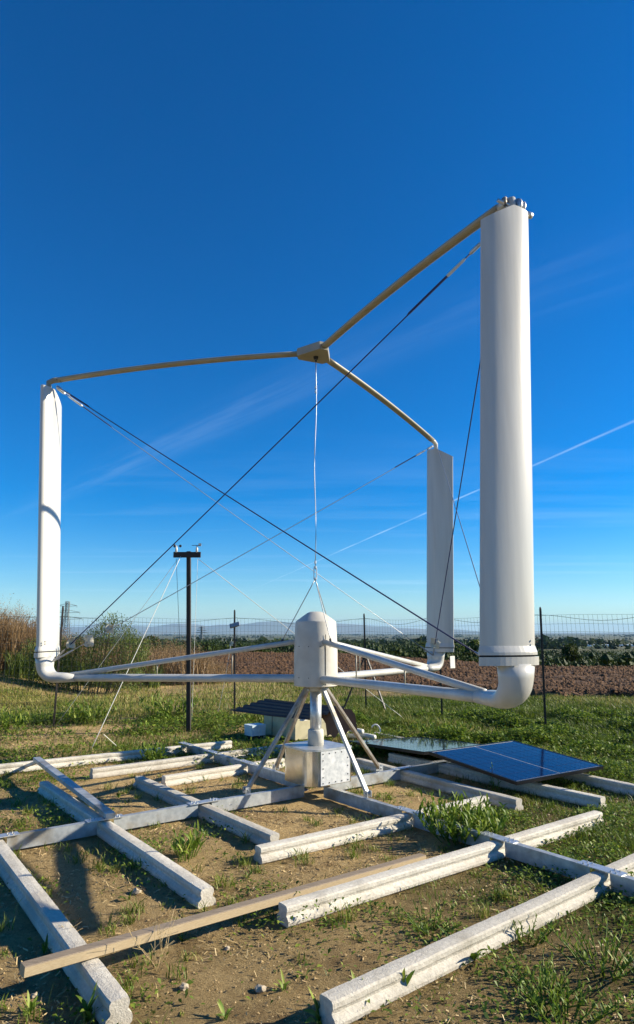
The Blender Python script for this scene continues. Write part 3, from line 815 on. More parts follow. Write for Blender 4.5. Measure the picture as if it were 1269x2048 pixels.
# ------------------------------------------------------------ mast with wind sensors
mb = G(379, 1463, 0); mY = mb[1]
mt = PY(378, 1104, mY)
mast = thing('sensor_mast', 'dark wooden mast with crossbar and two wind sensors', 'mast', mb)
part('pole', bar(mb - np.array([0, 0, .3]), mt + np.array([0, 0, .01]), .072, .060, (0, 1, 0), .006), 'mast_wood', mast)
cbz = PY(376, 1110, mY); xl, xr = PY(349, 1110, mY)[0], PY(403, 1110, mY)[0]
part('crossbar', boxat(np.array([(xl + xr) / 2, mY - .055, cbz[2] - .05]), (1, 0, .0), (0, 1, 0), xr - xl, .035, .095), 'mast_wood', mast)
for px, dark in ((353, True), (394, False)):
    c = PY(px, 1104, mY - .055)
    s = part('anemometer' if dark else 'wind_vane', lathe(c, [(.022, -.01), (.020, .06), (.012, .085), (.010, .11)], 12), 'pvc', mast, True)
    if dark:
        for i in range(3):
            a = i * 2.094 + .2; d = np.array([math.cos(a), math.sin(a), 0]); e = c + d * .055 + np.array([0, 0, .105])
            part('cup', join(tube([c + np.array([0, 0, .105]), e], .004, 6), lathe(e + d * .01, [(.002, -.02), (.018, -.014), (.024, .004), (.022, .006)], 10, tuple(np.cross(d, (0, 0, 1))))), 'plastic_dark', s, True)
    else:
        part('vane_tail', boxat(c + np.array([.05, 0, .10]), (1, 0, 0), (0, 1, 0), .05, .004, .05), 'pvc', s)
        part('vane_rod', tube([c + np.array([-.09, 0, .115]), c + np.array([.06, 0, .115])], .005, 6), 'plastic_dark', s)
def cord(name, a, b, label, r=.0045, m='rope_white', sag=.0, cat='rope', grp='white guy ropes of the mast'):
    return solo(name, tube(catenary(a, b, sag, 12), r, 6), m, label, cat, grp, True)
L0 = PY(362, 1113, mY - .08); R0 = PY(396, 1117, mY - .08)
cord('guy_rope', L0, G(181, 1503, 0), 'white rope from the mast crossbar down to the rear concrete beam at left', .0052)
cord('guy_rope', R0, G(812, 1440, 0), 'white rope from the mast running right, past the drum, to the grass', .005)
cord('guy_rope', PY(358, 1116, mY - .03), G(112, 1452, 0), 'thin white rope from the mast to the foot of the leftmost fence post', .0035)
cord('guy_rope', G(208, 1469, .28), G(236, 1494, .0), 'short white rope end trailing on the grass in front of the mast', .005)
part('sensor_wire', tube(catenary(PY(353, 1117, mY - .02), G(370, 1458, .05), .1, 12), .0035, 6), 'plastic_dark', mast, True)
part('sensor_wire', tube(catenary(PY(396, 1117, mY - .02), PY(384, 1440, mY - .06), .05, 12), .003, 6), 'rope_white', mast, True)

# ------------------------------------------------------------ fence
def gpt(px, py): p = G(px, py); p[2] = 0; return p
P1, P2, P3, P4, P5 = gpt(107, 1455), gpt(470, 1430), gpt(733, 1420), gpt(885, 1440), gpt(1092, 1470)
Pm = P1 + (P1 - P2) * 1.0; Pm2 = P1 + (P1 - P2) * 2.0; P6 = P5 + (P5 - P4) * 1.0; P7 = P5 + (P5 - P4) * 2
PTS = [Pm2, Pm, P1, P2, P3, P4, P5, P6, P7]
TOPS = {2: 2.03, 3: 2.02, 4: 1.97, 5: 1.95, 6: 1.98}
fence = thing('wire_fence', 'welded wire mesh fence on black posts round the corner of the plot', 'fence', P3)
leanx = [0, 0, .02, -.05, -.02, .0, .04, 0, 0]
for i, p in enumerate(PTS):
    tp_ = p + np.array([leanx[i], 0, TOPS.get(i, 1.98)])
    po = part('post', join(bar(p - np.array([0, 0, .3]), tp_, .034, .012, (0, 1, 0)), bar(p - np.array([0, .014, .3]), tp_ - np.array([0, .014, 0]), .010, .03, (0, 1, 0))), 'black_steel', fence)
    part('post_tip', lathe(tp_, [(.018, -.02), (.016, .02), (.006, .035)], 8), 'black_steel', po)
for q in ((684, 1418), (776, 1424)):
    part('brace', bar(P3 + np.array([0, 0, 1.15]), gpt(*q) - np.array([0, 0, .1]), .035, .03), 'black_steel', fence)
HW = 1.88
for i in range(len(PTS) - 1):
    a, b = PTS[i], PTS[i + 1]; L = np.linalg.norm(b - a); d = (b - a) / L; nv = int(L / .076); vf = []
    nrm = np.array([-d[1], d[0], 0]); r2 = np.random.default_rng(i + 50)
    def wp(s, z):
        u = s / L; sl = 4 * u * (1 - u)
        return a + d * s + nrm * (.05 * sl * math.sin(3.1 * z + i)) + np.array([0, 0, z - .02 * sl * (z / HW) + .012 * math.sin(s * 2.7 + i * 2) * z / HW]) - nrm * .022
    zs_ = [.03, .13, .23, .33, .44, .55, .66, .78, .90, 1.02, 1.14, 1.26, 1.38, 1.50, 1.62, 1.74, HW]
    for k in range(nv + 1):
        s = min(L * k / nv, L)
        vf.append(sweep([wp(s, .0), wp(s, .95), wp(s, HW)], [ell(.0017, .0017, 3)] * 3, (0, 1, 0)))
    for z in zs_:
        vf.append(sweep([wp(L * q / 10, z) for q in range(11)], [ell(.0019, .0019, 3)] * 11))
    tw = [wp(L * q / 10, HW - .02) + np.array([0, 0, .05 * math.cos(q / 10 * 6.283) - .02]) for q in range(11)]
    part('wire_mesh', join(*vf), 'wire', fence)
    part('tension_wire', tube(tw, .003, 4), 'wire', fence)
    tw = [wp(L * q / 10, 1.45) + np.array([0, 0, .05 * math.sin(q / 10 * 6.283 + i)]) for q in range(11)]
    part('tension_wire', tube(tw, .003, 4), 'wire', fence)
# floodlight on the second post
fl = PY(470, 1250, P2[1] - .06)
t = thing('solar_floodlight', 'small grey lamp tilted on the fence post left of the drum', 'lamp', fl)
d = unit(np.array([.96, -.1, .26])); V, Fc = bar(fl - d * .10, fl + d * .10, .05, .085, (0, .3, 1), .008)
part('lamp_body', (V, Fc), 'floodlight', t); part('lamp_bracket', bar(fl + np.array([0, .0, -.02]), fl + np.array([0, .09, -.02]), .03, .03), 'black_steel', t)
cord('hanging_cord', PY(464, 1278, P2[1] - .1), G(436, 1428), 'pale slack cord below the lamp on the fence post', .004, 'rope_white', .08, 'rope', None)
rag(PY(463, 1287, P2[1] - .1), .09, 'small white rag under the lamp on the fence post', 9)

# ------------------------------------------------------------ battery box with corrugated roof
def shed():
    c = G(591, 1485, 0); a = DA; b = -DB                       # nearest corner; a to the right, b to the left-back
    t = thing('battery_box', 'cream battery box under a dark ribbed roof sheet behind the turbine', 'box', c)
    h = .37; W1, W2 = 1.02, .86
    part('wall', boxat(c + a * W1 / 2 + b * W2 / 2 + np.array([0, 0, .03]), a, b, W1, W2, h), 'shed_wall', t)
    part('door_seam', boxat(c - a * .003 + b * (W2 * .72) + np.array([0, 0, .04]), a, b, .006, .006, h - .04), 'dark_gap', t)
    # roof ribs run along DB (towards the lower right), steps follow DA
    e0 = G(612, 1442, .40) - c; e1 = G(459, 1424, .44) - c; e3 = G(529, 1401, .62) - c
    u = e0 - e1; v = (e3 - e1); n = 44; V, Fc = [], []
    def prof(s): k = (s * 5) % 1; return .030 * (1 if k < .42 else (0 if .52 < k < .9 else (1 - (k - .42) / .1 if k <= .52 else (k - .9) / .1)))
    for z in (0, -.006):
        for i in range(n + 1):
            s = i / n
            for j in range(3): V.append(c + e1 + v * s + u * (j / 2 * 1.0) + np.array([0, 0, prof(s) + z - .01 * math.sin(j * 1.57)]))
    m = 3 * (n + 1)
    for i in range(n):
        for j in range(2):
            q = (i * 3 + j, i * 3 + j + 1, i * 3 + j + 4, i * 3 + j + 3); Fc.append(q); Fc.append(tuple(m + x for x in q[::-1]))
    for i in range(n): Fc.append((i * 3 + 3, i * 3, m + i * 3, m + i * 3 + 3)); Fc.append((i * 3 + 2, i * 3 + 5, m + i * 3 + 5, m + i * 3 + 2))
    Fc.append((0, 1, m + 1, m)); Fc.append((1, 2, m + 2, m + 1)); r = n * 3; Fc.append((r + 1, r, m + r, m + r + 1)); Fc.append((r + 2, r + 1, m + r + 1, m + r + 2))
    part('roof_sheet', (V, Fc), 'roof_dark', t)
    # second sheet on the right, tile profile, hanging down at its end
    V, Fc = [], []; n = 40; f0 = G(640, 1437, .42) - c; f1 = G(698, 1421, .58) - c; w = f1 - f0; dn = [-DB * .12, DB * .06 + np.array([0, 0, .0]), DB * .13 + np.array([0, 0, -.06]), DB * .17 + np.array([0, 0, -.24])]
    for z in (0, -.006):
        for i in range(n + 1):
            s = i / n; k = .028 * math.sin(s * 3 * 2 * math.pi)
            for q in dn: V.append(c + f0 + w * s * 1.0 + q + np.array([0, 0, k + z + .015]))
    m = 4 * (n + 1)
    for i in range(n):
        for j in range(3):
            q = (i * 4 + j, i * 4 + j + 1, i * 4 + j + 5, i * 4 + j + 4); Fc.append(q); Fc.append(tuple(m + x for x in q[::-1]))
    o = part('roof_tile_sheet', (V, Fc), 'roof_brown', t); o['label'] = 'brown tile-profile sheet hanging over the right end'
    part('roof_clip', boxat(c + e0 + np.array([0, 0, .0]) - DB * .05, a, b, .10, .05, .02), 'pvc', t)
    # paving slab edge under
    j = G(509, 1480, 0); t2 = thing('junction_box', 'pale blue plastic junction box beside the cream battery box', 'box', j)
    bx = part('case', boxat(j + np.array([0, .1, .06]), DA, -DB, .26, .22, .12, .015), 'box_plastic', t2)
    part('lid', boxat(j + np.array([0, .1, .18]), DA, -DB, .27, .23, .035, .015), 'box_plastic', t2)
    for i in range(3): part('knockout', lathe(j + np.array([0, .1, .12]) + DB * .111 + DA * (-.08 + .08 * i), [(.022, 0), (.020, .006)], 12, tuple(DB)), 'box_plastic', t2)
    part('plinth', boxat(j + np.array([0, .1, -.03]), DA, -DB, .20, .16, .09), 'dark_gap', t2)
    part('lid_strap', tube([j + np.array([0, .1, .218]) + DB * .05, j + np.array([0, .1, .218]) + DB * .12, j + np.array([0, .1, .05]) + DB * .125], .004, 5), 'rope_white', t2)
    # white pipes
    for i, (px, py, dx, lab) in enumerate(((722, 1476, 0, 'white plastic pipe lowest of the bundle right of the battery box'), (726, 1470, .1, 'white plastic pipe middle of the bundle right of the battery box'), (720, 1462, -.1, 'white plastic pipe topmost of the bundle right of the battery box'))):
        p = G(px, py, .06 + .06 * i); solo('plastic_pipe', tube([p - DA * .0 + DB * (-.28 + dx), p + DB * (.16 + dx)], .035, 12), 'pvc', lab, 'pipe', 'white pipes behind the solar panel', True)
    p = G(752, 1474, .02); cyc = [p + np.array([.07 * math.cos(a_), .03 * math.sin(a_), .09 + .09 * math.sin(a_)]) for a_ in np.linspace(-.6, 2.6, 10)]
    solo('bent_conduit', tube(cyc, .012, 8), 'pvc', 'white bent conduit sticking up beside the pipe bundle', 'pipe', None, True)


shed()

# ------------------------------------------------------------ solar panels
def panel(corn, label):
    f, r, l = [np.asarray(c, float) for c in corn]              # front, right, left corners of the top
    ex, ey = r - f, l - f; nx, ny = unit(ex), unit(ey); nz = unit(np.cross(ex, ey)); ny = np.cross(nz, nx); lx, ly = np.linalg.norm(ex), np.linalg.norm(ey)
    t = thing('solar_module', label, 'solar panel', f, 'solar panels on the ground frame')
    def slab(x0, x1, y0, y1, z0, z1):
        V = [f + nx * x + ny * y + nz * z for z in (z0, z1) for x, y in ((x0, y0), (x1, y0), (x1, y1), (x0, y1))]
        return V, [(3, 2, 1, 0), (4, 5, 6, 7), (0, 1, 5, 4), (1, 2, 6, 5), (2, 3, 7, 6), (3, 0, 4, 7)]
    fw = .016
    part('frame', join(slab(0, lx, 0, fw, -.032, .002), slab(0, lx, ly - fw, ly, -.032, .002), slab(0, fw, fw, ly - fw, -.032, .002), slab(lx - fw, lx, fw, ly - fw, -.032, .002)), 'panel_frame', t)
    part('backsheet', slab(fw, lx - fw, fw, ly - fw, -.008, -.004), 'backsheet', t)
    ncx, ncy = 12, 6; gx = (lx - 2 * fw - .03 - .014) / ncx; gy = (ly - 2 * fw - .03) / ncy
    V, Fc = slab(.0024, gx - .0024, .0028, gy - .0028, -.004, -.0015); V = np.asarray(V) - f; me = mesh('cell', V, Fc, 'cell')
    for i in range(ncx):
        for j in range(ncy):
            p = nx * (fw + .015 + i * gx + (.014 if i >= ncx // 2 else 0)) + ny * (fw + .015 + j * gy)
            obj('cell', me, t, p)
    return t


panel((G(1034, 1564, .19), G(1208, 1532, .19), G(846, 1505, .29)), 'nearer solar panel reflecting blue sky, tilted on the beams')
panel((G(848, 1504, .25), G(1000, 1493, .205), G(733, 1480, .15)), 'farther solar panel lying flat, reflecting the grass behind')

# ------------------------------------------------------------ plants
def blades(x, y, h, w, segs=2, tint=None, bend=.6, m='grass', name='grass', z=None, lean0=.1):
    n = len(x); z = gz(x, y) - .005 if z is None else z; a = rng.uniform(0, 2 * math.pi, n); b = a + rng.normal(0, .5, n) + math.pi / 2
    lean = rng.uniform(lean0, bend, n) * h; P = np.zeros((n, 2 * segs + 1, 3)); side = np.stack([np.cos(a), np.sin(a), np.zeros(n)], 1); ld = np.stack([np.cos(b), np.sin(b), np.zeros(n)], 1)
    base = np.stack([x, y, z], 1)
    for i in range(segs):
        f = i / segs; c = base + ld * (lean * f * f)[:, None] + np.array([0, 0, 1.0]) * (h * f * (1 - .15 * f))[:, None]; ww = (w * (1 - .25 * f) / 2)[:, None]
        P[:, 2 * i] = c - side * ww; P[:, 2 * i + 1] = c + side * ww
    P[:, -1] = base + ld * lean[:, None] + np.array([0, 0, 1.0]) * (h * .85)[:, None]
    fc = [(2 * i, 2 * i + 1, 2 * i + 3, 2 * i + 2) for i in range(segs - 1)] + [(2 * segs - 2, 2 * segs - 1, 2 * segs)]
    return bulk(name, P, fc, m, rng.random(n) if tint is None else tint)


BSEG = [(a[:2], b[:2]) for a, b in BEAMS.values()]
def offbeam(x, y, d=.075):
    ok = np.ones(len(x), bool); P = np.stack([x, y], 1)
    for a, b in BSEG:
        ab = b - a; t = np.clip(((P - a) @ ab) / (ab @ ab), 0, 1); ok &= np.linalg.norm(P - a - t[:, None] * ab, axis=1) > d
    for D in (DA, -DA, DB, -DB):
        a = HUB[:2]; ab = D[:2] * 3.6; t = np.clip(((P - a) @ ab) / (ab @ ab), 0, 1); ok &= np.linalg.norm(P - a - t[:, None] * ab, axis=1) > .04
    return ok


def infront(x, y, mx=.62): return (np.abs(x) < mx * y + 1.2)


def turf():
    # near and mid turf
    n = 640000; x = rng.uniform(-9, 11, n); y = 2.0 + 14.5 * rng.random(n) ** .8
    g = greenness(x, y); keep = (rng.random(n) < (np.clip(g - .12, 0, 1) ** 1.25) * np.where(y < 7, .8, .9)) & infront(x, y) & offbeam(x, y, .07)
    x, y, g = x[keep], y[keep], g[keep]; n = len(x); far = sstep(5, 14, y)
    clump = fbm(x * 1.3, y * 1.3, 90, 3)
    h = (.026 + .06 * rng.random(n) ** 2 + .26 * np.clip(clump - .52, 0, 1)) * (.75 + .6 * far) * (.6 + .6 * g); w = (.0032 + .0035 * rng.random(n)) * (1 + 1.5 * far)
    tint = np.clip(rng.random(n) * .58 + .5 * (rng.random(n) < .10 + .30 * (1 - g) + .22 * sstep(-1, -3, x) + 2.4 * np.clip(fbm(x * .45, y * .45, 201, 3) - .47, -.1, .4)) + .3 * (clump - .5), 0, 1)
    stuff('turf_grass', blades(x, y, h, w, 2, tint, 1.0, 'grass', 'turf_grass'), 'green turf grass growing round the frame and up to the fence', 'grass')
    # scattered tufts on the bare soil
    k = 620; tx = rng.uniform(-4.5, 3.5, k); ty = 2.2 + 7.5 * rng.random(k) ** .8; nb = rng.integers(10, 46, k)
    x = np.repeat(tx, nb) + rng.normal(0, .028, nb.sum()); y = np.repeat(ty, nb) + rng.normal(0, .028, nb.sum()); hs_ = np.repeat(rng.uniform(.5, 1.5, k), nb); tc = np.repeat(rng.random(k), nb)
    keep = offbeam(x, y, .07); x, y, hs_, tc = x[keep], y[keep], hs_[keep], tc[keep]; n = len(x)
    stuff('grass_tufts', blades(x, y, (.03 + .05 * rng.random(n)) * hs_, .003 + .004 * rng.random(n), 3, np.clip(tc * .5 + .5 * rng.random(n), 0, 1), 1.3, 'grass', 'grass_tufts'), 'small grass tufts dotted over the bare soil', 'grass')
    # beyond the fence
    n = 170000; x = rng.uniform(-22, 24, n); y = rng.uniform(13, 30, n)
    keep = (y < field_near(x) + .3 + 3.0 * (vn(x * .9, y * .9, 6) - .3)) & infront(x, y, .7) & (rng.random(n) < np.clip((fbm(x * .5, y * .5, 31, 3) - .34) * 4, .12, 1)); x, y = x[keep], y[keep]; n = len(x)
    cl = fbm(x * .6, y * .6, 77, 3); h = .05 + .10 * rng.random(n) + .22 * np.clip(cl - .55, 0, 1); w = .010 + .010 * rng.random(n)
    tint = np.clip(rng.random(n) * .6 + .5 * (rng.random(n) < .22 + .55 * sstep(1.5, -4, x)), 0, 1)
    stuff('rough_grass', blades(x, y, h, w, 2, tint, .9, 'grass', 'rough_grass'), 'rough grass between the wire fence and the ploughed field', 'grass')
    # low broad-leaved weeds, dense at right
    n = 800000; x = rng.uniform(-6, 8, n); y = 2.0 + 11 * rng.random(n) ** .85
    k = fbm(x * 1.5, y * 1.5, 120, 4); g = greenness(x, y); pr = np.clip((k - .40) * 5, 0, 1) * np.clip(g * 1.25 - .10, 0, 1) * (1 - .72 * sstep(7.2, 9, y) * sstep(2.0, -.5, x))
    keep = (rng.random(n) < pr) & infront(x, y) & offbeam(x, y, .065); x, y, k = x[keep], y[keep], k[keep]; n = len(x)
    L = rng.uniform(.012, .040, n) * (1 + 1.1 * sstep(6, 11, y)); a = rng.uniform(0, 6.283, n); el = rng.uniform(-.1, 1.1, n); z = gz(x, y) + rng.random(n) * (.02 + (.30 + .4 * sstep(7, 11, y)) * np.clip(k - .46, 0, .4)) 
    d = np.stack([np.cos(a) * np.cos(el), np.sin(a) * np.cos(el), np.sin(el)], 1); s = np.stack([-np.sin(a), np.cos(a), rng.normal(0, .3, n)], 1); b = np.stack([x, y, z], 1)
    wd = (L * rng.uniform(.16, .30, n))[:, None]; Lc = L[:, None]
    P = np.stack([b, b + d * Lc * .5 - s * wd, b + d * Lc - np.array([0, 0, .25]) * Lc, b + d * Lc * .5 + s * wd], 1)
    stuff('ground_weeds', bulk('ground_weeds', P, [(0, 1, 2, 3)], 'weed', rng.random(n)), 'low broad-leaved weeds spreading over the soil on the right', 'weeds')
    # dry straw, dead leaf litter on the bare soil
    n = 180000; x = rng.uniform(-6, 5, n); y = 2.0 + 10.5 * rng.random(n) ** .8; k = fbm(x * 1.8, y * 1.8, 140, 4)
    keep = (rng.random(n) < np.clip((k - .38) * 4.0, .12, 1)) & infront(x, y) & offbeam(x, y, .068); x, y = x[keep], y[keep]; n = len(x)
    L = .006 + .04 * rng.random(n) ** 2; a = rng.uniform(0, 6.283, n); d = np.stack([np.cos(a), np.sin(a), rng.normal(0, .35, n)], 1); s = np.stack([-np.sin(a), np.cos(a), rng.normal(0, .6, n)], 1) * rng.uniform(.0008, .003, n)[:, None]
    b = np.stack([x, y, gz(x, y) + .004 + .008 * rng.random(n)], 1); P = np.stack([b - d * L[:, None] / 2 - s, b - d * L[:, None] / 2 + s, b + d * L[:, None] / 2 + s, b + d * L[:, None] / 2 - s], 1)
    stuff('dry_litter', bulk('dry_litter', P, [(0, 1, 2, 3)], 'litter', rng.random(n)), 'dry straw and dead leaf bits scattered on the bare soil', 'litter')
    # pebbles and crumbs
    n = 105000; x = rng.uniform(-5, 5, n); y = 2.0 + 7.5 * rng.random(n) ** .8; k = fbm(x * 1.2, y * 1.2, 160, 4); keep = (rng.random(n) < np.clip((k - .30) * 3, 0, 1)) & infront(x, y) & offbeam(x, y); x, y = x[keep], y[keep]; n = len(x)
    s = .002 + .008 * rng.random(n) ** 7; base = np.array([[1, 0, 0], [0, 1, 0], [-1, 0, 0], [0, -1, 0], [.1, .1, .7], [0, 0, -.6]])
    P = base[None] * rng.uniform(.6, 1.3, (n, 6, 3)) * s[:, None, None] + np.stack([x, y, gz(x, y) + s * .3], 1)[:, None]
    stuff('pebbles', bulk('pebbles', P, [(0, 1, 4), (1, 2, 4), (2, 3, 4), (3, 0, 4)], 'crumb'), 'small pebbles and soil crumbs on the bare ground', 'pebbles')


turf()


def leafmesh(name, L, w, bend=.35, n=5, tintv=.5, m='weed', cup=.12):
    V, Fc = [], []
    for i in range(n + 1):
        f = i / n; ww = w * (math.sin(math.pi * min(1, f * .93 + .07)) ** .8) * (1 if i < n else .05); c = np.array([L * f * (1 - .25 * bend * f), 0, L * (.55 * f - bend * f * f)])
        V += [c + np.array([0, -ww / 2, cup * ww]), c, c + np.array([0, ww / 2, cup * ww])]
    for i in range(n):
        for j in range(2): Fc.append((i * 3 + j, i * 3 + j + 1, i * 3 + j + 4, i * 3 + j + 3))
    me = mesh(name, V, Fc, m, True); a = me.attributes.new('tint', 'FLOAT', 'POINT'); a.data.foreach_set('value', [tintv] * len(V)); return me


LEAF = [leafmesh('leaf', 1, w, b, 5, t) for w, b, t in ((.24, .25, .25), (.27, .5, .45), (.20, .35, .6), (.30, .6, .75), (.19, .15, .95))]


def rosette(px, py, n, L, up, label, name='weed_plant', group='leafy weeds on the ground frame plot'):
    p = G(px, py); p[2] = float(gz(p[0], p[1])); t = thing(name, label, 'plant', p, group)
    for i in range(n):
        o = obj('leaf', random.choice(LEAF), t, (random.uniform(-.01, .01), random.uniform(-.01, .01), 0)); s = L * random.uniform(.35, 1.0)
        o.scale = (s, s * random.uniform(.55, 1.0), s); o.rotation_euler = (random.uniform(-.3, .3), -random.uniform(*up), i * 2.4 + random.uniform(-.3, .3))
    return t


def stemmed(px, py, stems, hgt, per, L, spread, label, name='weed_clump', group=None, stemmat='bush'):
    p = G(px, py); p[2] = float(gz(p[0], p[1])); t = thing(name, label, 'plant', p, group); sv = []
    for s in range(stems):
        a = random.uniform(0, 6.283); r = spread * random.random() ** .6; b = np.array([math.cos(a) * r * .55, math.sin(a) * r * .55, 0]); h = hgt * random.uniform(.55, 1.05); e = b + np.array([math.cos(a) * r * .6, math.sin(a) * r * .6, h])
        sv.append(tube([b, b + (e - b) * .5 + np.array([0, 0, h * .06]), e], [.004, .003, .0015], 5))
        for k in range(per):
            f = .18 + .82 * (k + random.random()) / per; q = b + (e - b) * f; o = obj('leaf', random.choice(LEAF), t, q); sc = L * random.uniform(.6, 1.1) * (1.1 - .35 * f)
            o.scale = (sc, sc, sc); o.rotation_euler = (random.uniform(-.4, .4), -random.uniform(.15, .75) - .35 * f, k * 2.4 + s + random.uniform(-.4, .4))
    me = mesh('stem', *join(*sv), 'weed'); at = me.attributes.new('tint', 'FLOAT', 'POINT'); at.data.foreach_set('value', [.6] * len(me.vertices)); obj('stem', me, t)
    return t


stemmed(922, 1676, 105, .25, 8, .105, .35, 'big bright green leafy weed clump between the two right-hand concrete beams')
stemmed(310, 1524, 22, .21, 7, .11, .22, 'green weed clump in front of the pale blue junction box')
stemmed(330, 1437, 42, .40, 7, .15, .60, 'broad leafy weed clump on the lawn left of the mast')
stemmed(180, 1447, 34, .36, 7, .15, .42, 'dark leafy weed clump right of the leftmost fence post')
stemmed(20, 1462, 24, .34, 7, .15, .40, 'leafy weed clump at the left edge of the lawn')
stemmed(890, 1478, 30, .24, 7, .13, .50, 'leafy weed clump right behind the farther solar panel', )
stemmed(990, 1583, 3, .30, 9, .06, .05, 'thin upright weed in front of the nearer solar panel')
stemmed(375, 1718, 18, .16, 5, .10, .16, 'low leafy weed beside the left beam, left of the plank')
stemmed(520, 1508, 9, .18, 6, .10, .16, 'green weed between the tripod leg and the rear concrete beam')
stemmed(1085, 1990, 26, .10, 6, .045, .22, 'bright small-leaved weed patch in the lower right foreground')
stemmed(1205, 1930, 34, .13, 6, .05, .26, 'bushy small-leaved weed patch at the lower right edge')
stemmed(1130, 2040, 26, .12, 6, .05, .20, 'small-leaved weed patch cut by the bottom edge in the right corner')
stemmed(1050, 1880, 18, .10, 6, .045, .18, 'small-leaved weed patch in front of the nearest beam, right half')
stemmed(860, 1850, 16, .08, 6, .04, .20, 'low small-leaved weed patch between the two nearest right beams')
for i, (px, py, n, L, up, lab) in enumerate((
        (238, 1585 + 10, 7, .13, (.1, .8), 'grassy weed tuft in front of the short concrete beam end at left'),
        (205, 1552, 9, .16, (.1, .7), 'spiky weed at the left end of the middle rear beam'),
        (655, 1845, 9, .08, (.0, .5), 'leafy rosette at the near end of the beam behind the plank'),
        (735, 1795, 8, .13, (.2, .9), 'two-leafed weed leaning against the beam behind the plank'),
        (725, 2012, 7, .15, (.5, 1.2), 'upright broad leaf weed in front of the nearest beam'),
        (800, 1985, 8, .14, (.2, 1.0), 'pointed weed in front of the nearest beam, middle one'),
        (945, 1920, 12, .12, (.1, .9), 'leafy weed casting shadow on the nearest concrete beam'),
        (1040, 1868, 10, .13, (.1, .9), 'weed tuft halfway along the nearest concrete beam'),
        (1160, 1795, 10, .13, (.1, 1.0), 'weed by the nearest beam close to the right bracket'),
        (1135, 1742, 6, .15, (.6, 1.3), 'single upright leaf by the right end of the steel arm'),
        (640, 2040, 10, .15, (.3, 1.1), 'weed at the near end of the nearest beam, bottom edge'),
        (175, 2040, 11, .14, (.2, 1.0), 'spiky weed at the bottom edge near the lower left beam end'),
        (60, 2028, 12, .11, (.1, .9), 'low weed in the lower left corner of the picture'),
        (570, 1975, 8, .09, (.1, .9), 'small weed alone on bare soil left of the nearest beam'),
        (255, 1800, 6, .08, (.1, .8), 'weed in the shade of the left beam, by the pale stone'),
        (365, 1880, 9, .09, (.0, .6), 'small green rosette in front of the wooden plank'),
        (90, 1905, 7, .11, (.3, 1.0), 'weed in the shade left of the lower left beam'),
        (495, 1755, 9, .10, (.1, .8), 'weed at the left end of the beam in front of the tripod'),
        (900, 1880, 10, .10, (.1, .8), 'weed tuft on soil between the two nearest right beams'),
        (1010, 1705, 9, .10, (.3, 1.0), 'weed at the foot of the right-hand bracket plate'),
        (270, 1505, 8, .12, (.1, .8), 'grass-like weed on the rear beam in front of the mast'),
        (560, 1600, 7, .07, (.1, .8), 'tiny weed under the gearbox corner'),
        (830, 1560, 8, .08, (.1, .8), 'weed beside the right rear tripod foot'),
        (405, 1530, 6, .09, (.1, .8), 'weed between the middle and short rear beams'),
        (610, 1945, 6, .07, (.0, .5), 'flat little weed on tan soil in the foreground'),
        (450, 2035, 10, .09, (.1, .9), 'weed on bare soil at the bottom middle edge'))):
    rosette(px, py, n, L, up, lab)


def dry_stalks(px, py, n, hgt, label):
    p = G(px, py); p[2] = float(gz(p[0], p[1])); t = thing('dry_stalk', label, 'plant', p); sv = []
    for i in range(n):
        a = random.uniform(0, 6.28); h = hgt * random.uniform(.5, 1); q = [np.array([0, 0, 0.])]; d = np.array([math.cos(a) * .5, math.sin(a) * .5, 1])
        for k in range(5): d = unit(d + np.array([random.uniform(-.4, .4), random.uniform(-.4, .4), .05])); q.append(q[-1] + d * h / 5)
        sv.append(tube(q, .0013, 4))
        for k in (2, 3, 4):
            e = q[k] + np.array([random.uniform(-1, 1), random.uniform(-1, 1), random.uniform(.1, .8)]) * h * .22; sv.append(tube([q[k], e], .0009, 3))
    me = mesh('stem', *join(*sv), 'litter'); at = me.attributes.new('tint', 'FLOAT', 'POINT'); at.data.foreach_set('value', [.4] * len(me.vertices)); obj('stem', me, t)


dry_stalks(315, 1945, 7, .32, 'thin branching dry stalks standing in front of the plank')
dry_stalks(160, 1880, 3, .22, 'dry stalk in the shade beside the lower left beam')


def rock(px, py, s, label):
    p = G(px, py); p[2] = float(gz(p[0], p[1])) + s * .25; import bmesh as bm_
    b = bm_.new(); bm_.ops.create_icosphere(b, subdivisions=2, radius=s)
    for v in b.verts: v.co *= random.uniform(.72, 1.2); v.co.z *= .7
    me = bpy.data.meshes.new('stone'); b.to_mesh(me); b.free(); me.materials.append(MATS['stone']); tag(obj('stone', me, None, p), label, 'stone', 'loose stones on the soil')


rock(273, 1787, .030, 'pale stone on the soil between the two left beams'); rock(522, 1978, .026, 'pale stone on the soil left of the nearest beam end')
rock(455, 1893, .016, 'small pale stone in front of the plank middle'); rock(70, 1990, .018, 'small stone near the lower left corner')
rock(368, 1975, .022, 'small stone right of the lower left beam end')


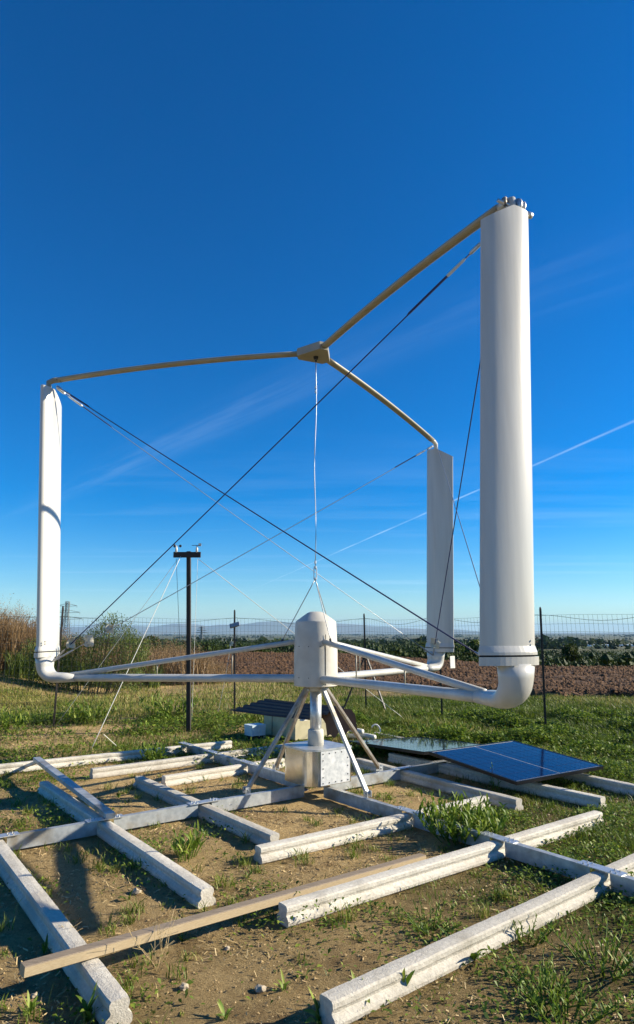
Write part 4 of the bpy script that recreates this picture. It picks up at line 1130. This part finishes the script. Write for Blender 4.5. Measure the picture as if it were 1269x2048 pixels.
def reeds():
    n = 30000; x = rng.uniform(-17, -1.5, n); y = rng.uniform(16.5, 24, n)
    edge = np.interp(x, [-17, -11, -9, -7, -5, -3.2, -1.5], [15.5, 16.8, 18.2, 19.5, 20.2, 21.0, 22.5])
    px = x / y * F + W / 2; hh = np.interp(px, [-100, 0, 60, 120, 220, 260, 330, 380, 440, 470], [2.35, 2.25, 2.0, 1.35, 1.2, 1.45, 1.3, 1.25, .75, .2])
    keep = (y > edge + .6 * (vn(x, y, 3) - .5)) & (px < 470) & (px > -420); x, y, hh = x[keep], y[keep], hh[keep]; n = len(x)
    h = hh * rng.uniform(.55, 1.06, n) * (.8 + .4 * vn(x * .9, y * .9, 19)); tint = np.clip(.55 * rng.random(n) + .45 * (rng.random(n) < .25), 0, 1)
    stuff('dry_reeds', blades(x, y, h, .012 + .018 * rng.random(n), 3, tint, .45, 'reed', 'dry_reeds'), 'tall dry brown grass and reeds behind the fence at left', 'reeds')
    # fuzzy seed heads
    m = n // 2; i = rng.integers(0, n, m); c = np.stack([x[i] + rng.normal(0, .12, m), y[i] + rng.normal(0, .1, m), gz(x[i], y[i]) + h[i] * rng.uniform(.55, 1.0, m)], 1)
    k = 7; P = []
    for q in range(k):
        o = rng.normal(0, 1, (m, 3)) * np.array([.03, .03, .08]); s = rng.normal(0, 1, (m, 3)) * .011; P.append(np.stack([c + o - s, c + o + s * .6 + np.array([0, 0, .02]), c + o + s], 1))
    P = np.concatenate(P); stuff('reed_plumes', bulk('reed_plumes', P, [(0, 1, 2)], 'reed', rng.random(len(P)) * .7), 'dry seed heads of the tall brown grass at left', 'reeds')
    # green plants mixed in
    n = 26000; x = rng.uniform(-15, -2, n); y = rng.uniform(16.2, 20.5, n); px = x / y * F + W / 2; k = fbm(x * .9, y * .9, 222, 3)
    edge = np.interp(x, [-17, -11, -9, -7, -5, -3.2, -1.5], [15.5, 16.8, 18.2, 19.5, 20.2, 21.0, 22.5]) - .8
    keep = (y > edge) & (px < 330) & (k > .5); x, y, k = x[keep], y[keep], k[keep]; n = len(x)
    stuff('green_reeds', blades(x, y, rng.uniform(.25, .95, n), .012 + .02 * rng.random(n), 3, rng.random(n), .6, 'bush', 'green_reeds'), 'green stems growing among the dry grass at left', 'reeds')


reeds()


def leafcloud(n, lobes, size, seed, fl=.5):
    r = np.random.default_rng(seed); L = np.array(lobes); w = (L[:, 3] ** 2); i = r.choice(len(L), n, p=w / w.sum()); v = r.normal(0, 1, (n, 3)); v /= np.linalg.norm(v, axis=1)[:, None]
    rad = L[i, 3] * (.55 + .5 * r.random(n) ** .5); c = L[i, :3] + v * rad[:, None] * np.array([1, 1, .85]); a = r.normal(0, 1, (n, 3)); a /= np.linalg.norm(a, axis=1)[:, None]; b = np.cross(a, v + r.normal(0, .6, (n, 3))); b /= np.linalg.norm(b, axis=1)[:, None] + 1e-9
    s = (size * r.uniform(.5, 1.3, n))[:, None]; return np.stack([c - a * s, c + b * s * fl, c + a * s, c - b * s * fl], 1), r.random(n)


def bush(px, y, width, hgt, n, leaf, label, m='bush', name='bush', base=None, seed=0, group=None, sub=None):
    r = np.random.default_rng(seed + 99); p = PY(px, 1300, y); p[2] = float(gz(p[0], p[1])) if base is None else base
    t = thing(name, label, 'bush' if 'tree' not in name else 'tree', p, group)
    lobes = [(r.uniform(-.5, .5) * width * .8, r.uniform(-.4, .4) * width * .6, hgt * r.uniform(.3, .8), hgt * r.uniform(.16, .32)) for _ in range(12)]
    P, tn = leafcloud(n, lobes, leaf, seed); P[..., 2] = np.maximum(P[..., 2], .0)
    obj('crown', bulk('crown', P, [(0, 1, 2, 3)], m, tn), t)
    tr = [tube([np.array([0, 0, -.3]), np.array([0, 0, hgt * .3]), np.array([r.uniform(-.1, .1) * width, 0, hgt * .6])], [hgt * .03, hgt * .022, hgt * .01], 7)]
    for q in lobes[:6]: tr.append(tube([np.array([0, 0, hgt * .15]), np.array(q[:3])], [hgt * .015, hgt * .006], 5))
    obj('trunk', mesh('trunk', *join(*tr), 'bark', True), t); return t


def green_shrub():
    """the upright fine-leaved green bush behind the fence"""
    p = PY(175, 1300, 17.6); p[2] = float(gz(p[0], p[1])); t = thing('green_bush', 'tall fine-leaved green bush behind the fence, right of the left blade', 'bush', p)
    n = 19000; cx = rng.uniform(-.95, 1.15, n); st = rng.integers(0, 260, n); sx = rng.uniform(-1.35, 1.45, 260); sy = rng.uniform(-.5, .5, 260); top = 1.15 + .75 * np.exp(-((sx - .55) / .5) ** 2) + .25 * rng.random(260)
    f = rng.random(n) ** .75; c = np.stack([sx[st] * (1 + .15 * f), sy[st], top[st] * f], 1) + rng.normal(0, .05, (n, 3)); a = rng.normal(0, .6, (n, 3)) + np.array([0, 0, .9]); a /= np.linalg.norm(a, axis=1)[:, None]; b = np.cross(a, rng.normal(0, 1, (n, 3))); b /= np.linalg.norm(b, axis=1)[:, None]
    L = rng.uniform(.03, .085, n)[:, None]; P = np.stack([c, c + a * L * .5 + b * L * .16, c + a * L, c + a * L * .5 - b * L * .16], 1)
    obj('crown', bulk('crown', P, [(0, 1, 2, 3)], 'bush', rng.random(n)), t)
    sv = [tube([np.array([sx[i] * .6, sy[i] * .6, -.05]), np.array([sx[i] * 1.1, sy[i], top[i] * .9])], [.008, .003], 4) for i in range(0, 260, 3)]
    obj('stem', mesh('stem', *join(*sv), 'bark'), t)


green_shrub()


def crowns(name, label, cat, items, per, leaf, m, seed):
    r = np.random.default_rng(seed); Ps, Ts = [], []
    for (x, y, z, rad, h) in items:
        lobes = [(r.uniform(-.7, .7) * rad, r.uniform(-.6, .6) * rad, h * r.uniform(.2, .72), min(rad * r.uniform(.30, .6), h * .32)) for _ in range(8)]
        P, tn = leafcloud(per, lobes, leaf * (1 if rad < 9 else rad / 9) * (min(1.3, max(.5, y / 58)) if h < 3 else 1), int(r.integers(1e6)), .7); 
        oc = np.array([(1, 0, 0), (0, 1, 0), (-1, 0, 0), (0, -1, 0), (0, 0, 1), (0, 0, -1)], float); core = []
        for lx, ly, lz, lr in lobes:          # dense twiggy heart of each bough
            v = oc * lr * .56 * r.uniform(.6, 1.15, (6, 1)) + np.array([lx, ly, lz]); core += [[v[a], v[b], v[c], v[c]] for a, b, c in ((0, 1, 4), (1, 2, 4), (2, 3, 4), (3, 0, 4), (1, 0, 5), (2, 1, 5), (3, 2, 5), (0, 3, 5))]
        P = np.concatenate([P, np.array(core)]); tn = np.concatenate([tn, np.full(len(core), .2)])
        P = P + np.array([x, y, z]); Ps.append(P); Ts.append(np.clip(tn * .7 + r.uniform(0, .35), 0, 1))
    return stuff(name, bulk(name, np.concatenate(Ps), [(0, 1, 2, 3)], m, np.concatenate(Ts)), label, cat)


def vegetation_far():
    it = []
    for i in range(520):
        u = rng.uniform(-.36, .62); pxl = u * F + W / 2; y = float(field_far(u, 1.0)) * rng.uniform(1.12, 1.9); x = u * y; h = rng.uniform(.9, 2.1) * (1 if pxl < 900 else .85)
        if pxl < 290: continue
        it.append((x, y, float(gz(x, y)) - .15, rng.uniform(1.0, 1.9), h))
    crowns('scrub', 'band of low green scrub along the far edge of the field', 'scrub', it, 430, .085, 'scrub_leaf', 5)
    it = []
    for i in range(620):
        y = 130 + 320 * rng.random() ** 1.4; x = rng.uniform(-.40, .62) * y; px = x / y * F + W / 2
        top = np.interp(px, [300, 420, 640, 700, 860, 940, 1100, 1269, 1500], [1277, 1273, 1271, 1273, 1274, 1279, 1290, 1292, 1290]) + rng.uniform(0, 9)
        z0 = float(gz(x, y)) - .5; h = CH - (top - 1265) / F * y - z0
        if h < 2.0: continue
        h = min(h, 13); it.append((x, y, z0, h * rng.uniform(.38, .6), h))
    crowns('wood', 'dark far wood reading as one mass beyond the scrub', 'wood', it, 250, .32, 'wood_leaf', 6)
    # far hedgerows and copses out on the plain
    it = []
    for i in range(520):
        y = 700 * (17 ** rng.random()); x = rng.uniform(-.62, .62) * y; z0 = float(gz(x, y)) - 1; h = rng.uniform(8, 15)
        it.append((x, y, z0, rng.uniform(8, 40) * (1 + y / 5000), h))
    crowns('plain_trees', 'hazy rows of trees out on the far plain', 'trees', it, 30, 1.4, 'wood_leaf', 9)
    bush(935, 49, 3.2, 1.75, 3200, .13, 'round light green bush at the far edge of the field beside the near blade', 'bush', 'field_bush', base=-.75, seed=3)
    bush(1140, 52, 1.6, 1.7, 1500, .12, 'small dark bush on the field edge right of the near blade', 'scrub_leaf', 'field_bush', base=-.9, seed=5)
    bush(868, 56, 2.6, 2.2, 2200, .14, 'green bush behind the foot of the far blade', 'scrub_leaf', 'field_bush', base=-1.2, seed=8)
    bush(290, 62, 3.0, 2.9, 2200, .15, 'dark bush at the left end of the far scrub', 'scrub_leaf', 'field_bush', base=-1.5, seed=12)


vegetation_far()

# ------------------------------------------------------------ far built things
def pylon(px, top_py, y, hgt, label):
    p = PY(px, top_py, y); base = np.array([p[0], p[1], p[2] - hgt]); t = thing('electricity_pylon', label, 'pylon', base, 'lattice pylons on the skyline'); w0, w1 = hgt * .10, hgt * .028; r = max(.05, y * .00035); vf = []
    cs = [(-1, -1), (1, -1), (1, 1), (-1, 1)]; lv = 9
    def pt(c, f): w = w0 + (w1 - w0) * min(1, f / .75); return base + np.array([c[0] * w, c[1] * w, hgt * f])
    for i in range(4): vf.append(tube([pt(cs[i], 0), pt(cs[i], .75), pt(cs[i], 1)], r * 1.3, 4))
    for k in range(lv):
        f0, f1 = k / lv, (k + 1) / lv
        for i in range(4):
            j = (i + 1) % 4; vf.append(tube([pt(cs[i], f0), pt(cs[j], f1)], r * .8, 3)); vf.append(tube([pt(cs[j], f0), pt(cs[i], f1)], r * .8, 3)); vf.append(tube([pt(cs[i], f1), pt(cs[j], f1)], r * .8, 3))
    part('lattice_tower', join(*vf), 'pylon', t)
    for f, L in ((.68, .30), (.80, .24), (.92, .18)):
        for s in (-1, 1):
            a = base + np.array([0, 0, hgt * f]); e = a + np.array([s * hgt * L, 0, 0]); part('cross_arm', join(tube([a + np.array([0, 0, hgt * .045]), e], r, 3), tube([a - np.array([0, 0, hgt * .01]), e], r, 3), tube([e, e - np.array([0, 0, hgt * .035])], r * .8, 3)), 'pylon', t)
    return t


pylon(136, 1203, 330, 27, 'large lattice pylon on the skyline right of the left blade')
pylon(404, 1253, 900, 26, 'small far lattice pylon right of the mast')


def greenhouse():
    y = 1150.; a = PY(1085, 1291, y); x0, x1 = PY(985, 1291, y)[0], PY(1420, 1291, y)[0]; z = float(gz(0, y)); t = thing('greenhouse', 'long pale greenhouse far off right of the near blade', 'building', ((x0 + x1) / 2, y, z)); n = 22; w = (x1 - x0) / n; topz = PY(1085, 1289.5, y)[2]
    me = None
    for i in range(n):
        xs = x0 + w * i; V = []; k = 8
        for yy in (y, y + 40):
            V += [np.array([xs + .3, yy, z - 1])] + [np.array([xs + w / 2 - (w / 2 - .3) * math.cos(math.pi * j / k), yy, topz - 2 + 2 * math.sin(math.pi * j / k)]) for j in range(k + 1)] + [np.array([xs + w - .3, yy, z - 1])]
        m = k + 3; Fc = [(j, j + 1, m + j + 1, m + j) for j in range(m - 1)] + [tuple(range(m - 1, -1, -1)), tuple(range(m, 2 * m))]; part('bay', (V, Fc), 'greenhouse', t)


greenhouse()

# ------------------------------------------------------------ air
hm = bpy.data.materials.new('haze'); hm.use_nodes = True; t = hm.node_tree; t.nodes.clear(); N = NT(t)
pv = N.n('ShaderNodeVolumePrincipled'); pv.inputs['Color'].default_value = (.42, .70, 1.0, 1); pv.inputs['Density'].default_value = 2.6e-5; pv.inputs['Anisotropy'].default_value = 0.0
N.l(pv.outputs[0], N.n('ShaderNodeOutputMaterial').inputs['Volume']); MATS['haze'] = hm
o = stuff('haze', mesh('haze', *boxat((0, 20000, -62), (1, 0, 0), (0, 1, 0), 104000, 64000, 640), 'haze'), 'pale blue air haze over the whole plain', 'haze')
